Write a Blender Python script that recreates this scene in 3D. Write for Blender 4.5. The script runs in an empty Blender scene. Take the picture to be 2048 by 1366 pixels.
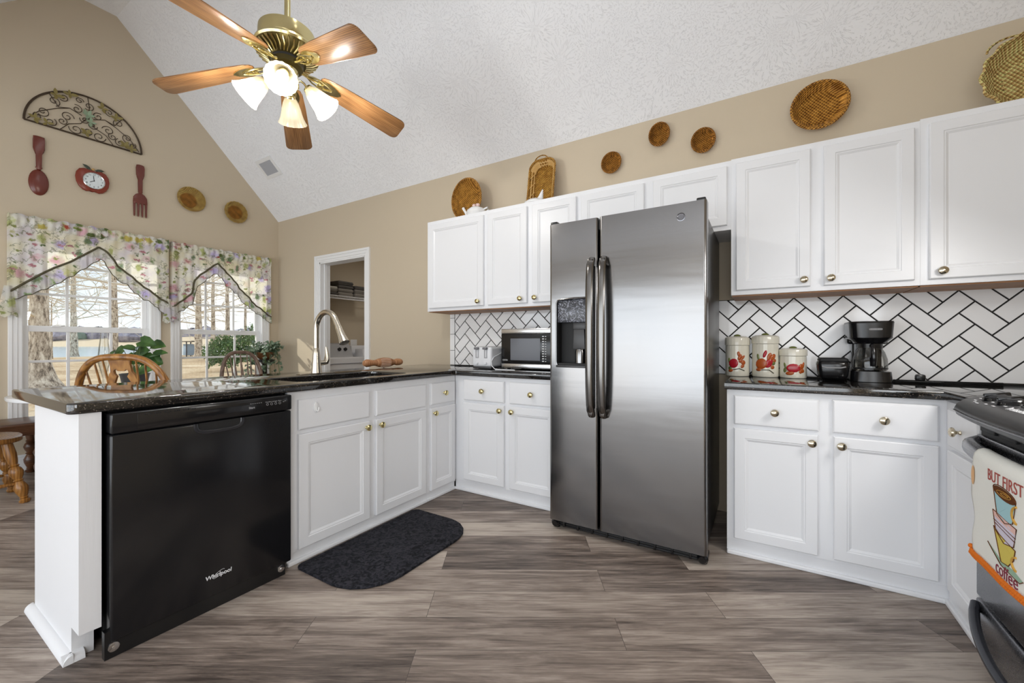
import bpy, bmesh, math, random
from mathutils import Vector, Matrix, Euler
random.seed(7)
R_ = math.radians
PI = math.pi
SC = bpy.context.scene
COL = SC.collection

# ------------------------------------------------------------------ camera
CAM_H = 1.118
cam_d = bpy.data.cameras.new('camera')
cam_d.sensor_width = 36.0
cam_d.lens = 822.0 / 2048 * 36.0
cam_d.shift_y = 4.0 / 2048
cam_d.clip_start = 0.02
cam_d.clip_end = 2000
cam = bpy.data.objects.new('camera', cam_d)
COL.objects.link(cam)
cam.location = (0, 0, CAM_H)
cam.rotation_euler = (R_(90), 0, R_(31.35))
SC.camera = cam

# ------------------------------------------------------------------ sky, sun, lamps, exposure
world = bpy.data.worlds.new('sky')
SC.world = world
world.use_nodes = True
wn = world.node_tree
wn.nodes.clear()
w_out = wn.nodes.new('ShaderNodeOutputWorld')
w_bg = wn.nodes.new('ShaderNodeBackground')
w_bg.inputs['Strength'].default_value = 1.5
w_tc = wn.nodes.new('ShaderNodeTexCoord')
w_sep = wn.nodes.new('ShaderNodeSeparateXYZ')
w_rmp = wn.nodes.new('ShaderNodeValToRGB')
w_rmp.color_ramp.elements[0].position = 0.0
w_rmp.color_ramp.elements[0].color = (0.64, 0.73, 0.82, 1)
w_rmp.color_ramp.elements[1].position = 0.6
w_rmp.color_ramp.elements[1].color = (0.55, 0.72, 0.95, 1)
w_noi = wn.nodes.new('ShaderNodeTexNoise')
w_noi.inputs['Scale'].default_value = 3.5
w_noi.inputs['Detail'].default_value = 6
w_cr = wn.nodes.new('ShaderNodeValToRGB')
w_cr.color_ramp.elements[0].position = 0.42
w_cr.color_ramp.elements[1].position = 0.62
w_mix = wn.nodes.new('ShaderNodeMix')
w_mix.data_type = 'RGBA'
w_mix.inputs['B'].default_value = (1.0, 1.0, 1.0, 1)
L = wn.links.new
L(w_tc.outputs['Generated'], w_sep.inputs[0])
L(w_sep.outputs['Z'], w_rmp.inputs[0])
L(w_tc.outputs['Generated'], w_noi.inputs['Vector'])
L(w_noi.outputs['Fac'], w_cr.inputs[0])
L(w_cr.outputs['Color'], w_mix.inputs['Factor'])
L(w_rmp.outputs['Color'], w_mix.inputs['A'])
L(w_mix.outputs['Result'], w_bg.inputs['Color'])
L(w_bg.outputs['Background'], w_out.inputs['Surface'])

def lamp(name, kind, loc, energy, color=(1, 1, 1), rot=(0, 0, 0), **kw):
    d = bpy.data.lights.new(name, kind)
    d.energy = energy
    d.color = color
    for k, v in kw.items():
        setattr(d, k, v)
    o = bpy.data.objects.new(name, d)
    o.location = loc
    o.rotation_euler = rot
    COL.objects.link(o)
    return o

RX_LIGHT = 1.30
sun = lamp('sun', 'SUN', (-10, -5, 8), 4.2, (1.0, 0.95, 0.86), angle=R_(1.2))
sun.rotation_euler = Vector((1.0, 0.50, -0.62)).to_track_quat('-Z', 'Y').to_euler()
# daylight through the glazed patio doors in the rear wall
lamp('patio_daylight', 'AREA', (-2.1, -2.98, 1.08), 118, (0.89, 0.95, 1.0), (R_(93), 0, 0),
     shape='RECTANGLE', size=6.4, size_y=1.95)
# unseen lamp added behind the camera to fill faces turned to the range wall
lamp('side_fill_light', 'AREA', (RX_LIGHT, -1.7, 1.55), 46, (0.92, 0.96, 1.0), (0, R_(90), 0), shape='RECTANGLE', size=1.5, size_y=1.7)
lamp('laundry_fill_light', 'AREA', (-4.3, 4.2, 2.55), 7, (1.0, 0.96, 0.9), (0, 0, 0), shape='DISK', size=0.3)  # unseen lamp added to brighten the laundry room
# lamp added above the range, out of view, to brighten the peninsula fronts
lamp('range_fill_light', 'AREA', (0.95, 1.71, 1.66), 11, (1.0, 0.98, 0.95), (0, R_(38), 0), shape='RECTANGLE', size=0.25, size_y=0.5)
# kitchen ceiling light at the flat ridge, with further unseen lamps added as fill
for _x, _e in ((0.75, 2.5), (-0.4, 4), (-1.6, 6)):
    lamp('ridge_fill_light', 'AREA', (_x, 1.28, 4.385), _e, (0.95, 0.98, 1.0), (0, 0, 0), shape='DISK', size=0.25)

SC.view_settings.view_transform = 'Standard'
SC.view_settings.look = 'None'
SC.view_settings.gamma = 1.0
SC.view_settings.exposure = -0.15
SC.view_settings.use_curve_mapping = False
SC.cycles.use_denoising = True
SC.cycles.max_bounces = 10
SC.cycles.diffuse_bounces = 5
SC.cycles.glossy_bounces = 4
SC.cycles.transmission_bounces = 6
SC.cycles.transparent_max_bounces = 16
SC.cycles.sample_clamp_indirect = 6.0

# ------------------------------------------------------------------ mesh helpers
ID = Matrix.Identity(4)

def new_bm():
    return bmesh.new()

def xf(bm, verts, M):
    if M is not None:
        bmesh.ops.transform(bm, matrix=M, verts=verts)

def add_box(bm, x0, x1, y0, y1, z0, z1, bev=0.0, M=None, seg=2):
    vs = [bm.verts.new((x, y, z)) for x in (x0, x1) for y in (y0, y1) for z in (z0, z1)]
    q = [(0, 1, 3, 2), (4, 6, 7, 5), (0, 4, 5, 1), (2, 3, 7, 6), (0, 2, 6, 4), (1, 5, 7, 3)]
    fs = [bm.faces.new([vs[i] for i in f]) for f in q]
    if bev > 0:
        es = list({e for f in fs for e in f.edges})
        r = bmesh.ops.bevel(bm, geom=es, offset=bev, segments=seg, affect='EDGES', profile=0.5)
        vs = list({v for f in r['faces'] for v in f.verts} | {v for v in vs if v.is_valid})
    xf(bm, vs, M)
    return vs

def add_lathe(bm, prof, seg=24, M=None, caps=True, wob=None):
    """prof: list of (radius, z) turned about local z; wob(a, i) scales the radius"""
    rings = []
    for i, (r, z) in enumerate(prof):
        ring = []
        for k in range(seg):
            a = 2 * PI * k / seg
            rr = r * (wob(a, i) if wob else 1.0)
            ring.append(bm.verts.new((rr * math.cos(a), rr * math.sin(a), z)))
        rings.append(ring)
    for a, b in zip(rings, rings[1:]):
        for k in range(seg):
            bm.faces.new((a[k], a[(k + 1) % seg], b[(k + 1) % seg], b[k]))
    if caps:
        if prof[0][0] > 1e-6:
            bm.faces.new(list(reversed(rings[0])))
        if prof[-1][0] > 1e-6:
            bm.faces.new(rings[-1])
    vs = [v for r in rings for v in r]
    xf(bm, vs, M)
    return vs

def add_tube(bm, pts, r, seg=8, closed=False, M=None, flat=1.0):
    """sweep of a circle along pts (r: number or list)"""
    pts = [Vector(p) for p in pts]
    n = len(pts)
    rs = r if isinstance(r, (list, tuple)) else [r] * n
    rings = []
    up = None
    for i, p in enumerate(pts):
        if closed:
            t = (pts[(i + 1) % n] - pts[(i - 1) % n])
        else:
            t = pts[min(i + 1, n - 1)] - pts[max(i - 1, 0)]
        if t.length < 1e-9:
            t = Vector((0, 0, 1))
        t.normalize()
        if up is None:
            up = Vector((0, 0, 1)) if abs(t.z) < 0.9 else Vector((1, 0, 0))
        s = t.cross(up)
        if s.length < 1e-6:
            s = t.cross(Vector((0, 1, 0.3)))
        s.normalize()
        u = s.cross(t).normalized()
        up = u
        rings.append([bm.verts.new(p + (s * math.cos(2 * PI * k / seg) + u * flat * math.sin(2 * PI * k / seg)) * rs[i]) for k in range(seg)])
    pairs = list(zip(rings, rings[1:]))
    if closed:
        pairs.append((rings[-1], rings[0]))
    for a, b in pairs:
        for k in range(seg):
            bm.faces.new((a[k], a[(k + 1) % seg], b[(k + 1) % seg], b[k]))
    if not closed:
        bm.faces.new(list(reversed(rings[0])))
        bm.faces.new(rings[-1])
    vs = [v for q in rings for v in q]
    xf(bm, vs, M)
    return vs

def add_prism(bm, poly, z0, z1, M=None, bev=0.0, taper=None):
    """poly: (x, y) outline, extruded along local z"""
    a = [bm.verts.new((x, y, z0)) for x, y in poly]
    b = [bm.verts.new((x, y, z1)) for x, y in poly]
    n = len(poly)
    f0 = bm.faces.new(list(reversed(a)))
    f1 = bm.faces.new(b)
    for k in range(n):
        bm.faces.new((a[k], a[(k + 1) % n], b[(k + 1) % n], b[k]))
    vs = a + b
    if bev > 0:
        r = bmesh.ops.bevel(bm, geom=list(f0.edges) + list(f1.edges), offset=bev, segments=2, affect='EDGES', profile=0.5)
        vs = list({v for f in r['faces'] for v in f.verts} | {v for v in vs if v.is_valid})
    xf(bm, vs, M)
    return vs

def add_grid(bm, nu, nv, fn, closed_u=False):
    g = [[bm.verts.new(fn(i / nu, j / nv)) for j in range(nv + 1)] for i in range(nu if closed_u else nu + 1)]
    m = len(g)
    for i in range(nu):
        for j in range(nv):
            bm.faces.new((g[i][j], g[(i + 1) % m][j], g[(i + 1) % m][j + 1], g[i][j + 1]))
    return g

def add_ball(bm, c, r, seg=12, rings=8, sc=(1, 1, 1), M=None):
    prof = [(max(1e-7, math.sin(PI * i / rings)) * r, -math.cos(PI * i / rings) * r) for i in range(rings + 1)]
    T = Matrix.Translation(c) @ Matrix.Diagonal((sc[0], sc[1], sc[2], 1))
    vs = add_lathe(bm, prof, seg, T, caps=False)
    xf(bm, vs, M)
    return vs

def wl(o):
    v = Vector((0, 0, 0))
    while o is not None:
        v += o.location
        o = o.parent
    return v

def obj(name, bm, m, parent=None, smooth=True, world=True, ang=35, doubles=True):
    """ONE mesh object; geometry in world coordinates unless world=False"""
    if doubles:
        bmesh.ops.remove_doubles(bm, verts=bm.verts, dist=1e-5)
    bmesh.ops.recalc_face_normals(bm, faces=bm.faces)
    me = bpy.data.meshes.new(name)
    bm.to_mesh(me)
    bm.free()
    ms = m if isinstance(m, (list, tuple)) else [m]
    for q in ms:
        me.materials.append(q)
    if smooth:
        me.shade_smooth()
        try:
            me.set_sharp_from_angle(angle=R_(ang))
        except Exception:
            pass
    o = bpy.data.objects.new(name, me)
    COL.objects.link(o)
    if parent is not None:
        o.parent = parent
        if world:
            o.location = -wl(parent)
    return o

def tag(o, label, cat, group=None, kind=None):
    o['label'] = label
    o['category'] = cat
    if group:
        o['group'] = group
    if kind:
        o['kind'] = kind
    return o

def thing(name, label, cat, loc=(0, 0, 0), group=None, rot=None):
    o = bpy.data.objects.new(name, None)
    o.empty_display_size = 0.05
    COL.objects.link(o)
    o.location = loc
    if rot is not None:
        o.rotation_euler = rot
    return tag(o, label, cat, group)

def solo(name, bm, m, label, cat, group=None, kind=None, smooth=True, ang=35):
    """a thing that is one mesh: its origin goes to the base of the mesh"""
    if bm.verts:
        xs = [v.co.x for v in bm.verts]; ys = [v.co.y for v in bm.verts]; zs = [v.co.z for v in bm.verts]
        c = Vector(((min(xs) + max(xs)) / 2, (min(ys) + max(ys)) / 2, min(zs)))
        bmesh.ops.translate(bm, vec=-c, verts=bm.verts)
    else:
        c = Vector()
    o = obj(name, bm, m, None, smooth, ang=ang)
    o.location = c
    return tag(o, label, cat, group, kind)

def struct(name, bm, m, label, cat, parent=None, smooth=False):
    o = obj(name, bm, m, parent, smooth)
    if parent is None:
        tag(o, label, cat, None, 'structure')
    return o

def kids(o):
    return [c for c in bpy.data.objects if c.parent == o]

def copy_tree(o, parent=None):
    c = o.copy()
    COL.objects.link(c)
    c.parent = parent
    for ch in kids(o):
        copy_tree(ch, c)
    return c

def text_bm(bm, body, size, M, depth=0.0006, align='CENTER', shear=0.0, bold=0.0, space=1.0):
    """writing as thin raised letters, in local x (reading) / y (up), added to bm"""
    cu = bpy.data.curves.new('t', 'FONT')
    cu.body = body
    cu.size = size
    cu.extrude = depth
    cu.align_x = align
    cu.align_y = 'CENTER'
    cu.shear = shear
    cu.offset = bold
    cu.space_character = space
    cu.resolution_u = 4
    o = bpy.data.objects.new('t', cu)
    COL.objects.link(o)
    dg = bpy.context.evaluated_depsgraph_get()
    me = bpy.data.meshes.new_from_object(o.evaluated_get(dg))
    me.transform(M)
    bm.from_mesh(me)
    bpy.data.objects.remove(o)
    bpy.data.curves.remove(cu)
    bpy.data.meshes.remove(me)

def basis(o, ex, ey, ez=None):
    ex = Vector(ex).normalized(); ey = Vector(ey).normalized()
    ez = Vector(ez).normalized() if ez is not None else ex.cross(ey).normalized()
    M = Matrix((ex, ey, ez)).transposed().to_4x4()
    M.translation = Vector(o)
    return M

# ------------------------------------------------------------------ material helpers
def srgb(r, g, b):
    f = lambda c: (c / 255 / 12.92) if c / 255 <= 0.04045 else ((c / 255 + 0.055) / 1.055) ** 2.4
    return (f(r), f(g), f(b), 1)

def mat(name, col, rough=0.5, metal=0.0, spec=0.5, **kw):
    m = bpy.data.materials.new(name)
    m.use_nodes = True
    p = m.node_tree.nodes['Principled BSDF']
    p.inputs['Base Color'].default_value = col if len(col) == 4 else (*col, 1)
    p.inputs['Roughness'].default_value = rough
    p.inputs['Metallic'].default_value = metal
    p.inputs['Specular IOR Level'].default_value = spec
    for k, v in kw.items():
        p.inputs[k.replace('_', ' ')].default_value = v
    return m

class NT:
    def __init__(s, m):
        s.m = m; s.t = m.node_tree; s.p = s.t.nodes.get('Principled BSDF')
    def n(s, typ, **kw):
        nd = s.t.nodes.new('ShaderNode' + typ)
        for k, v in kw.items():
            if k in nd.inputs:
                nd.inputs[k].default_value = v
            else:
                setattr(nd, k, v)
        return nd
    def l(s, a, b):
        s.t.links.new(a, b)
    def coord(s, which='Object', scale=(1, 1, 1), rot=(0, 0, 0), loc=(0, 0, 0)):
        tc = s.n('TexCoord')
        mp = s.n('Mapping')
        mp.inputs['Scale'].default_value = scale
        mp.inputs['Rotation'].default_value = rot
        mp.inputs['Location'].default_value = loc
        s.l(tc.outputs[which], mp.inputs['Vector'])
        return mp.outputs['Vector']
    def noise(s, vec, scale, detail=2, rough=0.5, dist=0.0):
        nd = s.n('TexNoise')
        nd.inputs['Scale'].default_value = scale
        nd.inputs['Detail'].default_value = detail
        nd.inputs['Roughness'].default_value = rough
        nd.inputs['Distortion'].default_value = dist
        if vec is not None:
            s.l(vec, nd.inputs['Vector'])
        return nd
    def ramp(s, fac, stops, interp='LINEAR'):
        nd = s.n('ValToRGB')
        cr = nd.color_ramp
        cr.interpolation = interp
        while len(cr.elements) < len(stops):
            cr.elements.new(0.5)
        for e, (p, c) in zip(cr.elements, stops):
            e.position = p
            e.color = c if len(c) == 4 else (*c, 1)
        s.l(fac, nd.inputs[0])
        return nd.outputs['Color']
    def mix(s, fac, a, b, mode='MIX'):
        nd = s.n('Mix')
        nd.data_type = 'RGBA'
        nd.blend_type = mode
        for k, v in (('Factor', fac), ('A', a), ('B', b)):
            if hasattr(v, 'links'):
                s.l(v, nd.inputs[k])
            else:
                nd.inputs[k].default_value = v
        return nd.outputs['Result']
    def math(s, op, a, b=None):
        nd = s.n('Math')
        nd.operation = op
        for i, v in enumerate((a, b)):
            if v is None:
                continue
            if hasattr(v, 'links'):
                s.l(v, nd.inputs[i])
            else:
                nd.inputs[i].default_value = v
        return nd.outputs[0]
    def bump(s, h, strength, dist=0.01):
        nd = s.n('Bump')
        nd.inputs['Strength'].default_value = strength
        nd.inputs['Distance'].default_value = dist
        s.l(h, nd.inputs['Height'])
        s.l(nd.outputs['Normal'], s.p.inputs['Normal'])
    def base(s, c):
        s.l(c, s.p.inputs['Base Color'])
    def rough(s, c):
        s.l(c, s.p.inputs['Roughness'])

def wood(name, c_dark, c_mid, c_light, axis=0, rough=0.35, scale=1.0):
    """grain along the given axis"""
    m = mat(name, c_mid, rough)
    t = NT(m)
    sc = [14 * scale] * 3
    sc[axis] = 1.1 * scale
    v = t.coord('Object', tuple(sc))
    big = t.noise(v, 1.0, 3, 0.55, 1.2)
    wv = t.n('TexWave')
    wv.wave_type = 'RINGS'
    wv.inputs['Scale'].default_value = 1.6
    wv.inputs['Distortion'].default_value = 7.0
    wv.inputs['Detail'].default_value = 3
    t.l(v, wv.inputs['Vector'])
    f = t.math('ADD', t.math('MULTIPLY', big.outputs['Fac'], 0.78), t.math('MULTIPLY', wv.outputs['Fac'], 0.22))
    t.base(t.ramp(f, [(0.25, c_dark), (0.5, c_mid), (0.75, c_light)]))
    return m

# ------------------------------------------------------------------ materials
def wall_paint(name, c):
    m = mat(name, c, 0.85, spec=0.2)
    t = NT(m)
    v = t.coord('Object')
    n = t.noise(v, 160, 3)
    t.bump(n.outputs['Fac'], 0.08, 0.002)
    return m
M_wall = wall_paint('tan_wall_paint', srgb(200, 186, 164))
M_white = mat('white_trim_paint', srgb(236, 236, 236), 0.35, spec=0.4)
M_cab = mat('white_cabinet_paint', srgb(232, 233, 236), 0.32, spec=0.4)
M_brushed_white = mat('brushed_white_paint', srgb(224, 224, 226), 0.45)
_t = NT(M_brushed_white)
_t.bump(_t.noise(_t.coord('Object', (60, 60, 3)), 1.5, 3).outputs['Fac'], 0.25, 0.002)

def ceiling_mat():
    m = mat('stomped_white_ceiling', srgb(246, 247, 250), 0.9, spec=0.1)
    t = NT(m)
    v = t.coord('Object', (1.0, 1.42, 0.0))
    vo = t.n('TexVoronoi')
    vo.inputs['Scale'].default_value = 4.4
    wob = t.noise(v, 2.2, 1)
    vv = t.n('VectorMath'); vv.operation = 'ADD'
    sc = t.n('VectorMath'); sc.operation = 'SCALE'
    sc.inputs['Scale'].default_value = 0.10
    t.l(wob.outputs['Color'], sc.inputs[0])
    t.l(v, vv.inputs[0]); t.l(sc.outputs[0], vv.inputs[1])
    t.l(vv.outputs[0], vo.inputs['Vector'])
    sub = t.n('VectorMath'); sub.operation = 'SUBTRACT'
    t.l(vv.outputs[0], sub.inputs[0]); t.l(vo.outputs['Position'], sub.inputs[1])
    nrm = t.n('VectorMath'); nrm.operation = 'NORMALIZE'
    t.l(sub.outputs[0], nrm.inputs[0])
    s2 = t.n('VectorMath'); s2.operation = 'SCALE'; s2.inputs['Scale'].default_value = 4.6
    t.l(nrm.outputs[0], s2.inputs[0])
    ad = t.n('VectorMath'); ad.operation = 'MULTIPLY_ADD'
    ad.inputs[1].default_value = (30, 30, 30)
    t.l(vo.outputs['Color'], ad.inputs[0]); t.l(s2.outputs[0], ad.inputs[2])
    # a little variation along the radius breaks the strokes up
    ln = t.n('VectorMath'); ln.operation = 'SCALE'; ln.inputs['Scale'].default_value = 7.0
    t.l(sub.outputs[0], ln.inputs[0])
    a2 = t.n('VectorMath'); a2.operation = 'ADD'
    t.l(ad.outputs[0], a2.inputs[0]); t.l(ln.outputs[0], a2.inputs[1])
    st = t.noise(a2.outputs[0], 2.4, 3, 0.6)
    h = t.ramp(st.outputs['Fac'], [(0.56, (0, 0, 0)), (0.60, (1, 1, 1)), (0.635, (0.0, 0.0, 0.0)), (1, (0, 0, 0))])
    fine = t.noise(v, 70, 3)
    hh = t.math('ADD', h, t.math('MULTIPLY', fine.outputs['Fac'], 0.25))
    t.bump(hh, 0.50, 0.005)
    return m
M_ceil = ceiling_mat()

def floor_mat():
    m = mat('grey_brown_planks', srgb(120, 108, 100), 0.42, spec=0.35)
    t = NT(m)
    v = t.coord('Object', (1, 1, 1), (0, 0, R_(-31.0)), (0.36, -0.075, 0))
    def brick(c1, c2, bias=0.0):
        b = t.n('TexBrick')
        b.offset = 0.37; b.offset_frequency = 2
        b.inputs['Scale'].default_value = 1.0
        b.inputs['Mortar Size'].default_value = 0.0011
        b.inputs['Mortar Smooth'].default_value = 0.2
        b.inputs['Bias'].default_value = bias
        b.inputs['Brick Width'].default_value = 1.22
        b.inputs['Row Height'].default_value = 0.178
        b.inputs['Color1'].default_value = c1
        b.inputs['Color2'].default_value = c2
        b.inputs['Mortar'].default_value = (0.5, 0.5, 0.5, 1)
        t.l(v, b.inputs['Vector'])
        return b
    b = brick((0, 0, 0, 1), (1, 1, 1, 1))
    # each plank shifts its grain by its own tone
    sh = t.n('VectorMath'); sh.operation = 'MULTIPLY_ADD'
    sh.inputs[1].default_value = (17, 9, 5)
    t.l(b.outputs['Color'], sh.inputs[0]); t.l(v, sh.inputs[2])
    mp = t.n('Mapping'); mp.inputs['Scale'].default_value = (1.7, 21, 1)
    t.l(sh.outputs[0], mp.inputs['Vector'])
    g1 = t.noise(mp.outputs['Vector'], 1.4, 8, 0.62, 1.1)
    mp2 = t.n('Mapping'); mp2.inputs['Scale'].default_value = (4, 105, 1)
    t.l(sh.outputs[0], mp2.inputs['Vector'])
    g2 = t.noise(mp2.outputs['Vector'], 1.5, 5, 0.7, 0.5)
    mp3 = t.n('Mapping'); mp3.inputs['Scale'].default_value = (1.3, 5.5, 1)
    t.l(sh.outputs[0], mp3.inputs['Vector'])
    g3 = t.noise(mp3.outputs['Vector'], 1.6, 4, 0.6, 0.9)
    tone = t.math('ADD', t.math('ADD', t.math('MULTIPLY', b.outputs['Color'], 0.24), t.math('MULTIPLY', g3.outputs['Fac'], 0.34)),
                  t.math('ADD', t.math('MULTIPLY', g1.outputs['Fac'], 0.46), t.math('MULTIPLY', g2.outputs['Fac'], 0.34)))
    col = t.ramp(tone, [(0.46, srgb(62, 53, 48)), (0.555, srgb(98, 87, 80)), (0.635, srgb(126, 113, 104)), (0.72, srgb(154, 141, 131)), (0.84, srgb(186, 174, 162))])
    seam = t.mix(b.outputs['Fac'], col, srgb(70, 62, 57))
    t.base(seam)
    t.rough(t.ramp(g1.outputs['Fac'], [(0.3, (0.5, 0.5, 0.5)), (0.7, (0.34, 0.34, 0.34))]))
    t.bump(t.math('ADD', g2.outputs['Fac'], t.math('MULTIPLY', g1.outputs['Fac'], 0.8)), 0.14, 0.004)
    return m
M_floor = floor_mat()

def granite_mat():
    m = mat('black_granite', srgb(22, 21, 20), 0.05, spec=0.5, IOR=1.75)
    t = NT(m)
    v = t.coord('Object')
    vo = t.n('TexVoronoi'); vo.inputs['Scale'].default_value = 330
    t.l(v, vo.inputs['Vector'])
    sp = t.n('SeparateColor'); t.l(vo.outputs['Color'], sp.inputs[0])
    c = t.ramp(sp.outputs[0], [(0.0, srgb(20, 19, 19)), (0.62, srgb(32, 29, 26)), (0.84, srgb(52, 46, 40)), (0.965, srgb(104, 94, 84))], 'CONSTANT')
    t.base(c)
    return m
M_granite = granite_mat()

def steel_mat(name, c, rough, axis, aniso=0.6):
    m = mat(name, c, rough, 1.0)
    t = NT(m)
    sc = [420, 420, 420]
    sc[axis] = 2.0
    n = t.noise(t.coord('Object', tuple(sc)), 1.0, 2)
    big = t.noise(t.coord('Object', (0.9, 0.9, 6.0)), 1.0, 2, 0.5, 0.6)
    t.rough(t.math('ADD', t.math('MULTIPLY', n.outputs['Fac'], 0.06), t.math('ADD', rough - 0.05, t.math('MULTIPLY', big.outputs['Fac'], 0.05))))
    t.bump(t.math('ADD', t.math('MULTIPLY', n.outputs['Fac'], 0.03), big.outputs['Fac']), 0.10, 0.012)
    return m
M_steel = steel_mat('brushed_steel', srgb(140, 139, 139), 0.19, 0)
M_steel_dark = steel_mat('dark_brushed_steel', srgb(128, 128, 132), 0.26, 0)
M_steel_light = steel_mat('light_brushed_steel', srgb(206, 206, 207), 0.24, 0)
M_handle = mat('polished_grey_handle', srgb(120, 118, 116), 0.2, 1.0)
M_nickel = mat('brushed_nickel', srgb(196, 188, 174), 0.22, 1.0)
M_brass = mat('polished_brass', srgb(214, 200, 148), 0.2, 1.0)
M_brass_knob = mat('brass_knob', srgb(206, 190, 140), 0.14, 1.0)
M_nickel_knob = mat('pale_brass_knob', srgb(196, 186, 164), 0.14, 1.0)
M_black_gloss = mat('black_gloss', srgb(17, 17, 19), 0.16, spec=0.5)
M_black_plastic = mat('black_plastic', srgb(20, 20, 21), 0.3)
M_black_matte = mat('black_matte', srgb(14, 14, 15), 0.6)
M_dark_grey = mat('dark_grey_plastic', srgb(58, 58, 60), 0.35)
M_grey_text = mat('grey_lettering', srgb(150, 150, 152), 0.5)
M_white_text = mat('white_lettering', srgb(226, 226, 228), 0.5)
M_chrome = mat('chrome', srgb(215, 215, 215), 0.08, 1.0)
M_tile = mat('white_gloss_tile', srgb(247, 247, 248), 0.09, spec=0.6)
M_grout = mat('dark_grout', srgb(38, 37, 36), 0.85)
M_under = wood('warm_underside_wood', srgb(128, 82, 44), srgb(164, 112, 66), srgb(182, 130, 82), 0, 0.5)
M_oak = wood('oak', srgb(122, 80, 44), srgb(172, 124, 76), srgb(198, 154, 104), 0, 0.3)
M_oak_z = wood('honey_oak', srgb(94, 58, 22), srgb(144, 96, 42), srgb(172, 124, 64), 2, 0.3)
M_oak_dark = wood('dark_oak', srgb(62, 38, 24), srgb(88, 56, 36), srgb(108, 72, 48), 1, 0.3)
M_oak_grey = wood('weathered_oak', srgb(84, 66, 56), srgb(116, 94, 82), srgb(140, 118, 104), 2, 0.35)
M_ceramic = mat('white_ceramic', srgb(232, 232, 232), 0.18)
M_rubber = mat('black_rubber', srgb(18, 18, 19), 0.7)

def glass_mat(name, tint=(1, 1, 1, 1), gloss=0.07, rough=0.0):
    m = bpy.data.materials.new(name)
    m.use_nodes = True
    nt = m.node_tree
    nt.nodes.clear()
    o = nt.nodes.new('ShaderNodeOutputMaterial')
    tr = nt.nodes.new('ShaderNodeBsdfTransparent'); tr.inputs['Color'].default_value = tint
    gl = nt.nodes.new('ShaderNodeBsdfGlossy'); gl.inputs['Roughness'].default_value = rough
    fr = nt.nodes.new('ShaderNodeLayerWeight'); fr.inputs['Blend'].default_value = 0.25
    mu = nt.nodes.new('ShaderNodeMath'); mu.operation = 'MULTIPLY_ADD'
    mu.inputs[1].default_value = 0.6; mu.inputs[2].default_value = gloss
    nt.links.new(fr.outputs['Fresnel'], mu.inputs[0])
    mx = nt.nodes.new('ShaderNodeMixShader')
    nt.links.new(mu.outputs[0], mx.inputs[0])
    nt.links.new(tr.outputs[0], mx.inputs[1]); nt.links.new(gl.outputs[0], mx.inputs[2])
    nt.links.new(mx.outputs[0], o.inputs['Surface'])
    return m
M_glass = glass_mat('window_glass', (0.97, 0.985, 0.98, 1), 0.02)
M_carafe = glass_mat('carafe_glass', (0.86, 0.86, 0.84, 1), 0.06)

def emit_mat(name, c, s):
    m = bpy.data.materials.new(name)
    m.use_nodes = True
    p = m.node_tree.nodes['Principled BSDF']
    p.inputs['Base Color'].default_value = c
    p.inputs['Emission Color'].default_value = c
    p.inputs['Emission Strength'].default_value = s
    return m

def leaf_mat(name, c1, c2, trans=0.3, rough=0.45):
    m = mat(name, c1, rough)
    t = NT(m)
    n = t.noise(t.coord('Object'), 14, 2)
    c = t.ramp(n.outputs['Fac'], [(0.35, c1), (0.65, c2)])
    t.base(c)
    o = m.node_tree.nodes['Material Output']
    tl = t.n('BsdfTranslucent')
    t.l(c, tl.inputs['Color'])
    mx = t.n('MixShader'); mx.inputs[0].default_value = trans
    t.l(t.p.outputs[0], mx.inputs[1]); t.l(tl.outputs[0], mx.inputs[2])
    t.l(mx.outputs[0], o.inputs['Surface'])
    return m

# ------------------------------------------------------------------ the room
WX = -5.54      # window wall
BY = 3.075      # cabinet wall
RX = 1.31       # range wall
RY = -3.00      # rear wall
EZ = 2.743      # eaves
PZ = 4.403      # flat ridge
T = 0.14

def plate(bm, outer, holes, fn, t):
    """outer outline with holes, both (u, v); fn(u, v, d) -> point; thickness t"""
    fr = []
    for loop in [outer] + holes:
        vs = [bm.verts.new(fn(u, v, 0)) for u, v in loop]
        for i in range(len(vs)):
            fr.append(bm.edges.new((vs[i], vs[(i + 1) % len(vs)])))
    r = bmesh.ops.triangle_fill(bm, use_beauty=True, use_dissolve=False, edges=fr)
    fs = [g for g in r['geom'] if isinstance(g, bmesh.types.BMFace)]
    ex = bmesh.ops.extrude_face_region(bm, geom=fs)
    d = Vector(fn(0, 0, t)) - Vector(fn(0, 0, 0))
    bmesh.ops.translate(bm, vec=d, verts=[g for g in ex['geom'] if isinstance(g, bmesh.types.BMVert)])

def rect(u0, u1, v0, v1):
    return [(u0, v0), (u1, v0), (u1, v1), (u0, v1)]

bm = new_bm()
add_box(bm, WX - T, RX + T, RY - T, 5.4, -0.12, 0)
struct('floor', bm, M_floor, 'grey brown wood plank floor laid diagonally through kitchen and dining nook', 'floor')

GABLE = [(RY, 0), (BY, 0), (BY, EZ), (1.46, PZ), (1.10, PZ), (-0.51, EZ), (RY, EZ)]
W1 = (0.835, 1.735, 0.40, 2.12)
W2 = (1.972, 2.872, 0.40, 2.12)
bm = new_bm()
plate(bm, GABLE, [rect(*W1), rect(*W2)], lambda u, v, d: (WX - d, u, v), T)
struct('wall_left', bm, M_wall, 'tan gable wall with two windows behind the dining nook', 'wall')

DX0, DX1, DZ = -4.63, -3.793, 2.105
bm = new_bm()
plate(bm, [(WX - T, 0), (RX + T, 0), (RX + T, EZ + 0.02), (WX - T, EZ + 0.02)], [rect(DX0, DX1, 0.001, DZ)], lambda u, v, d: (u, BY + d, v), 0.12)
struct('wall_back', bm, M_wall, 'tan wall carrying the white cabinets and the laundry doorway', 'wall')

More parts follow.
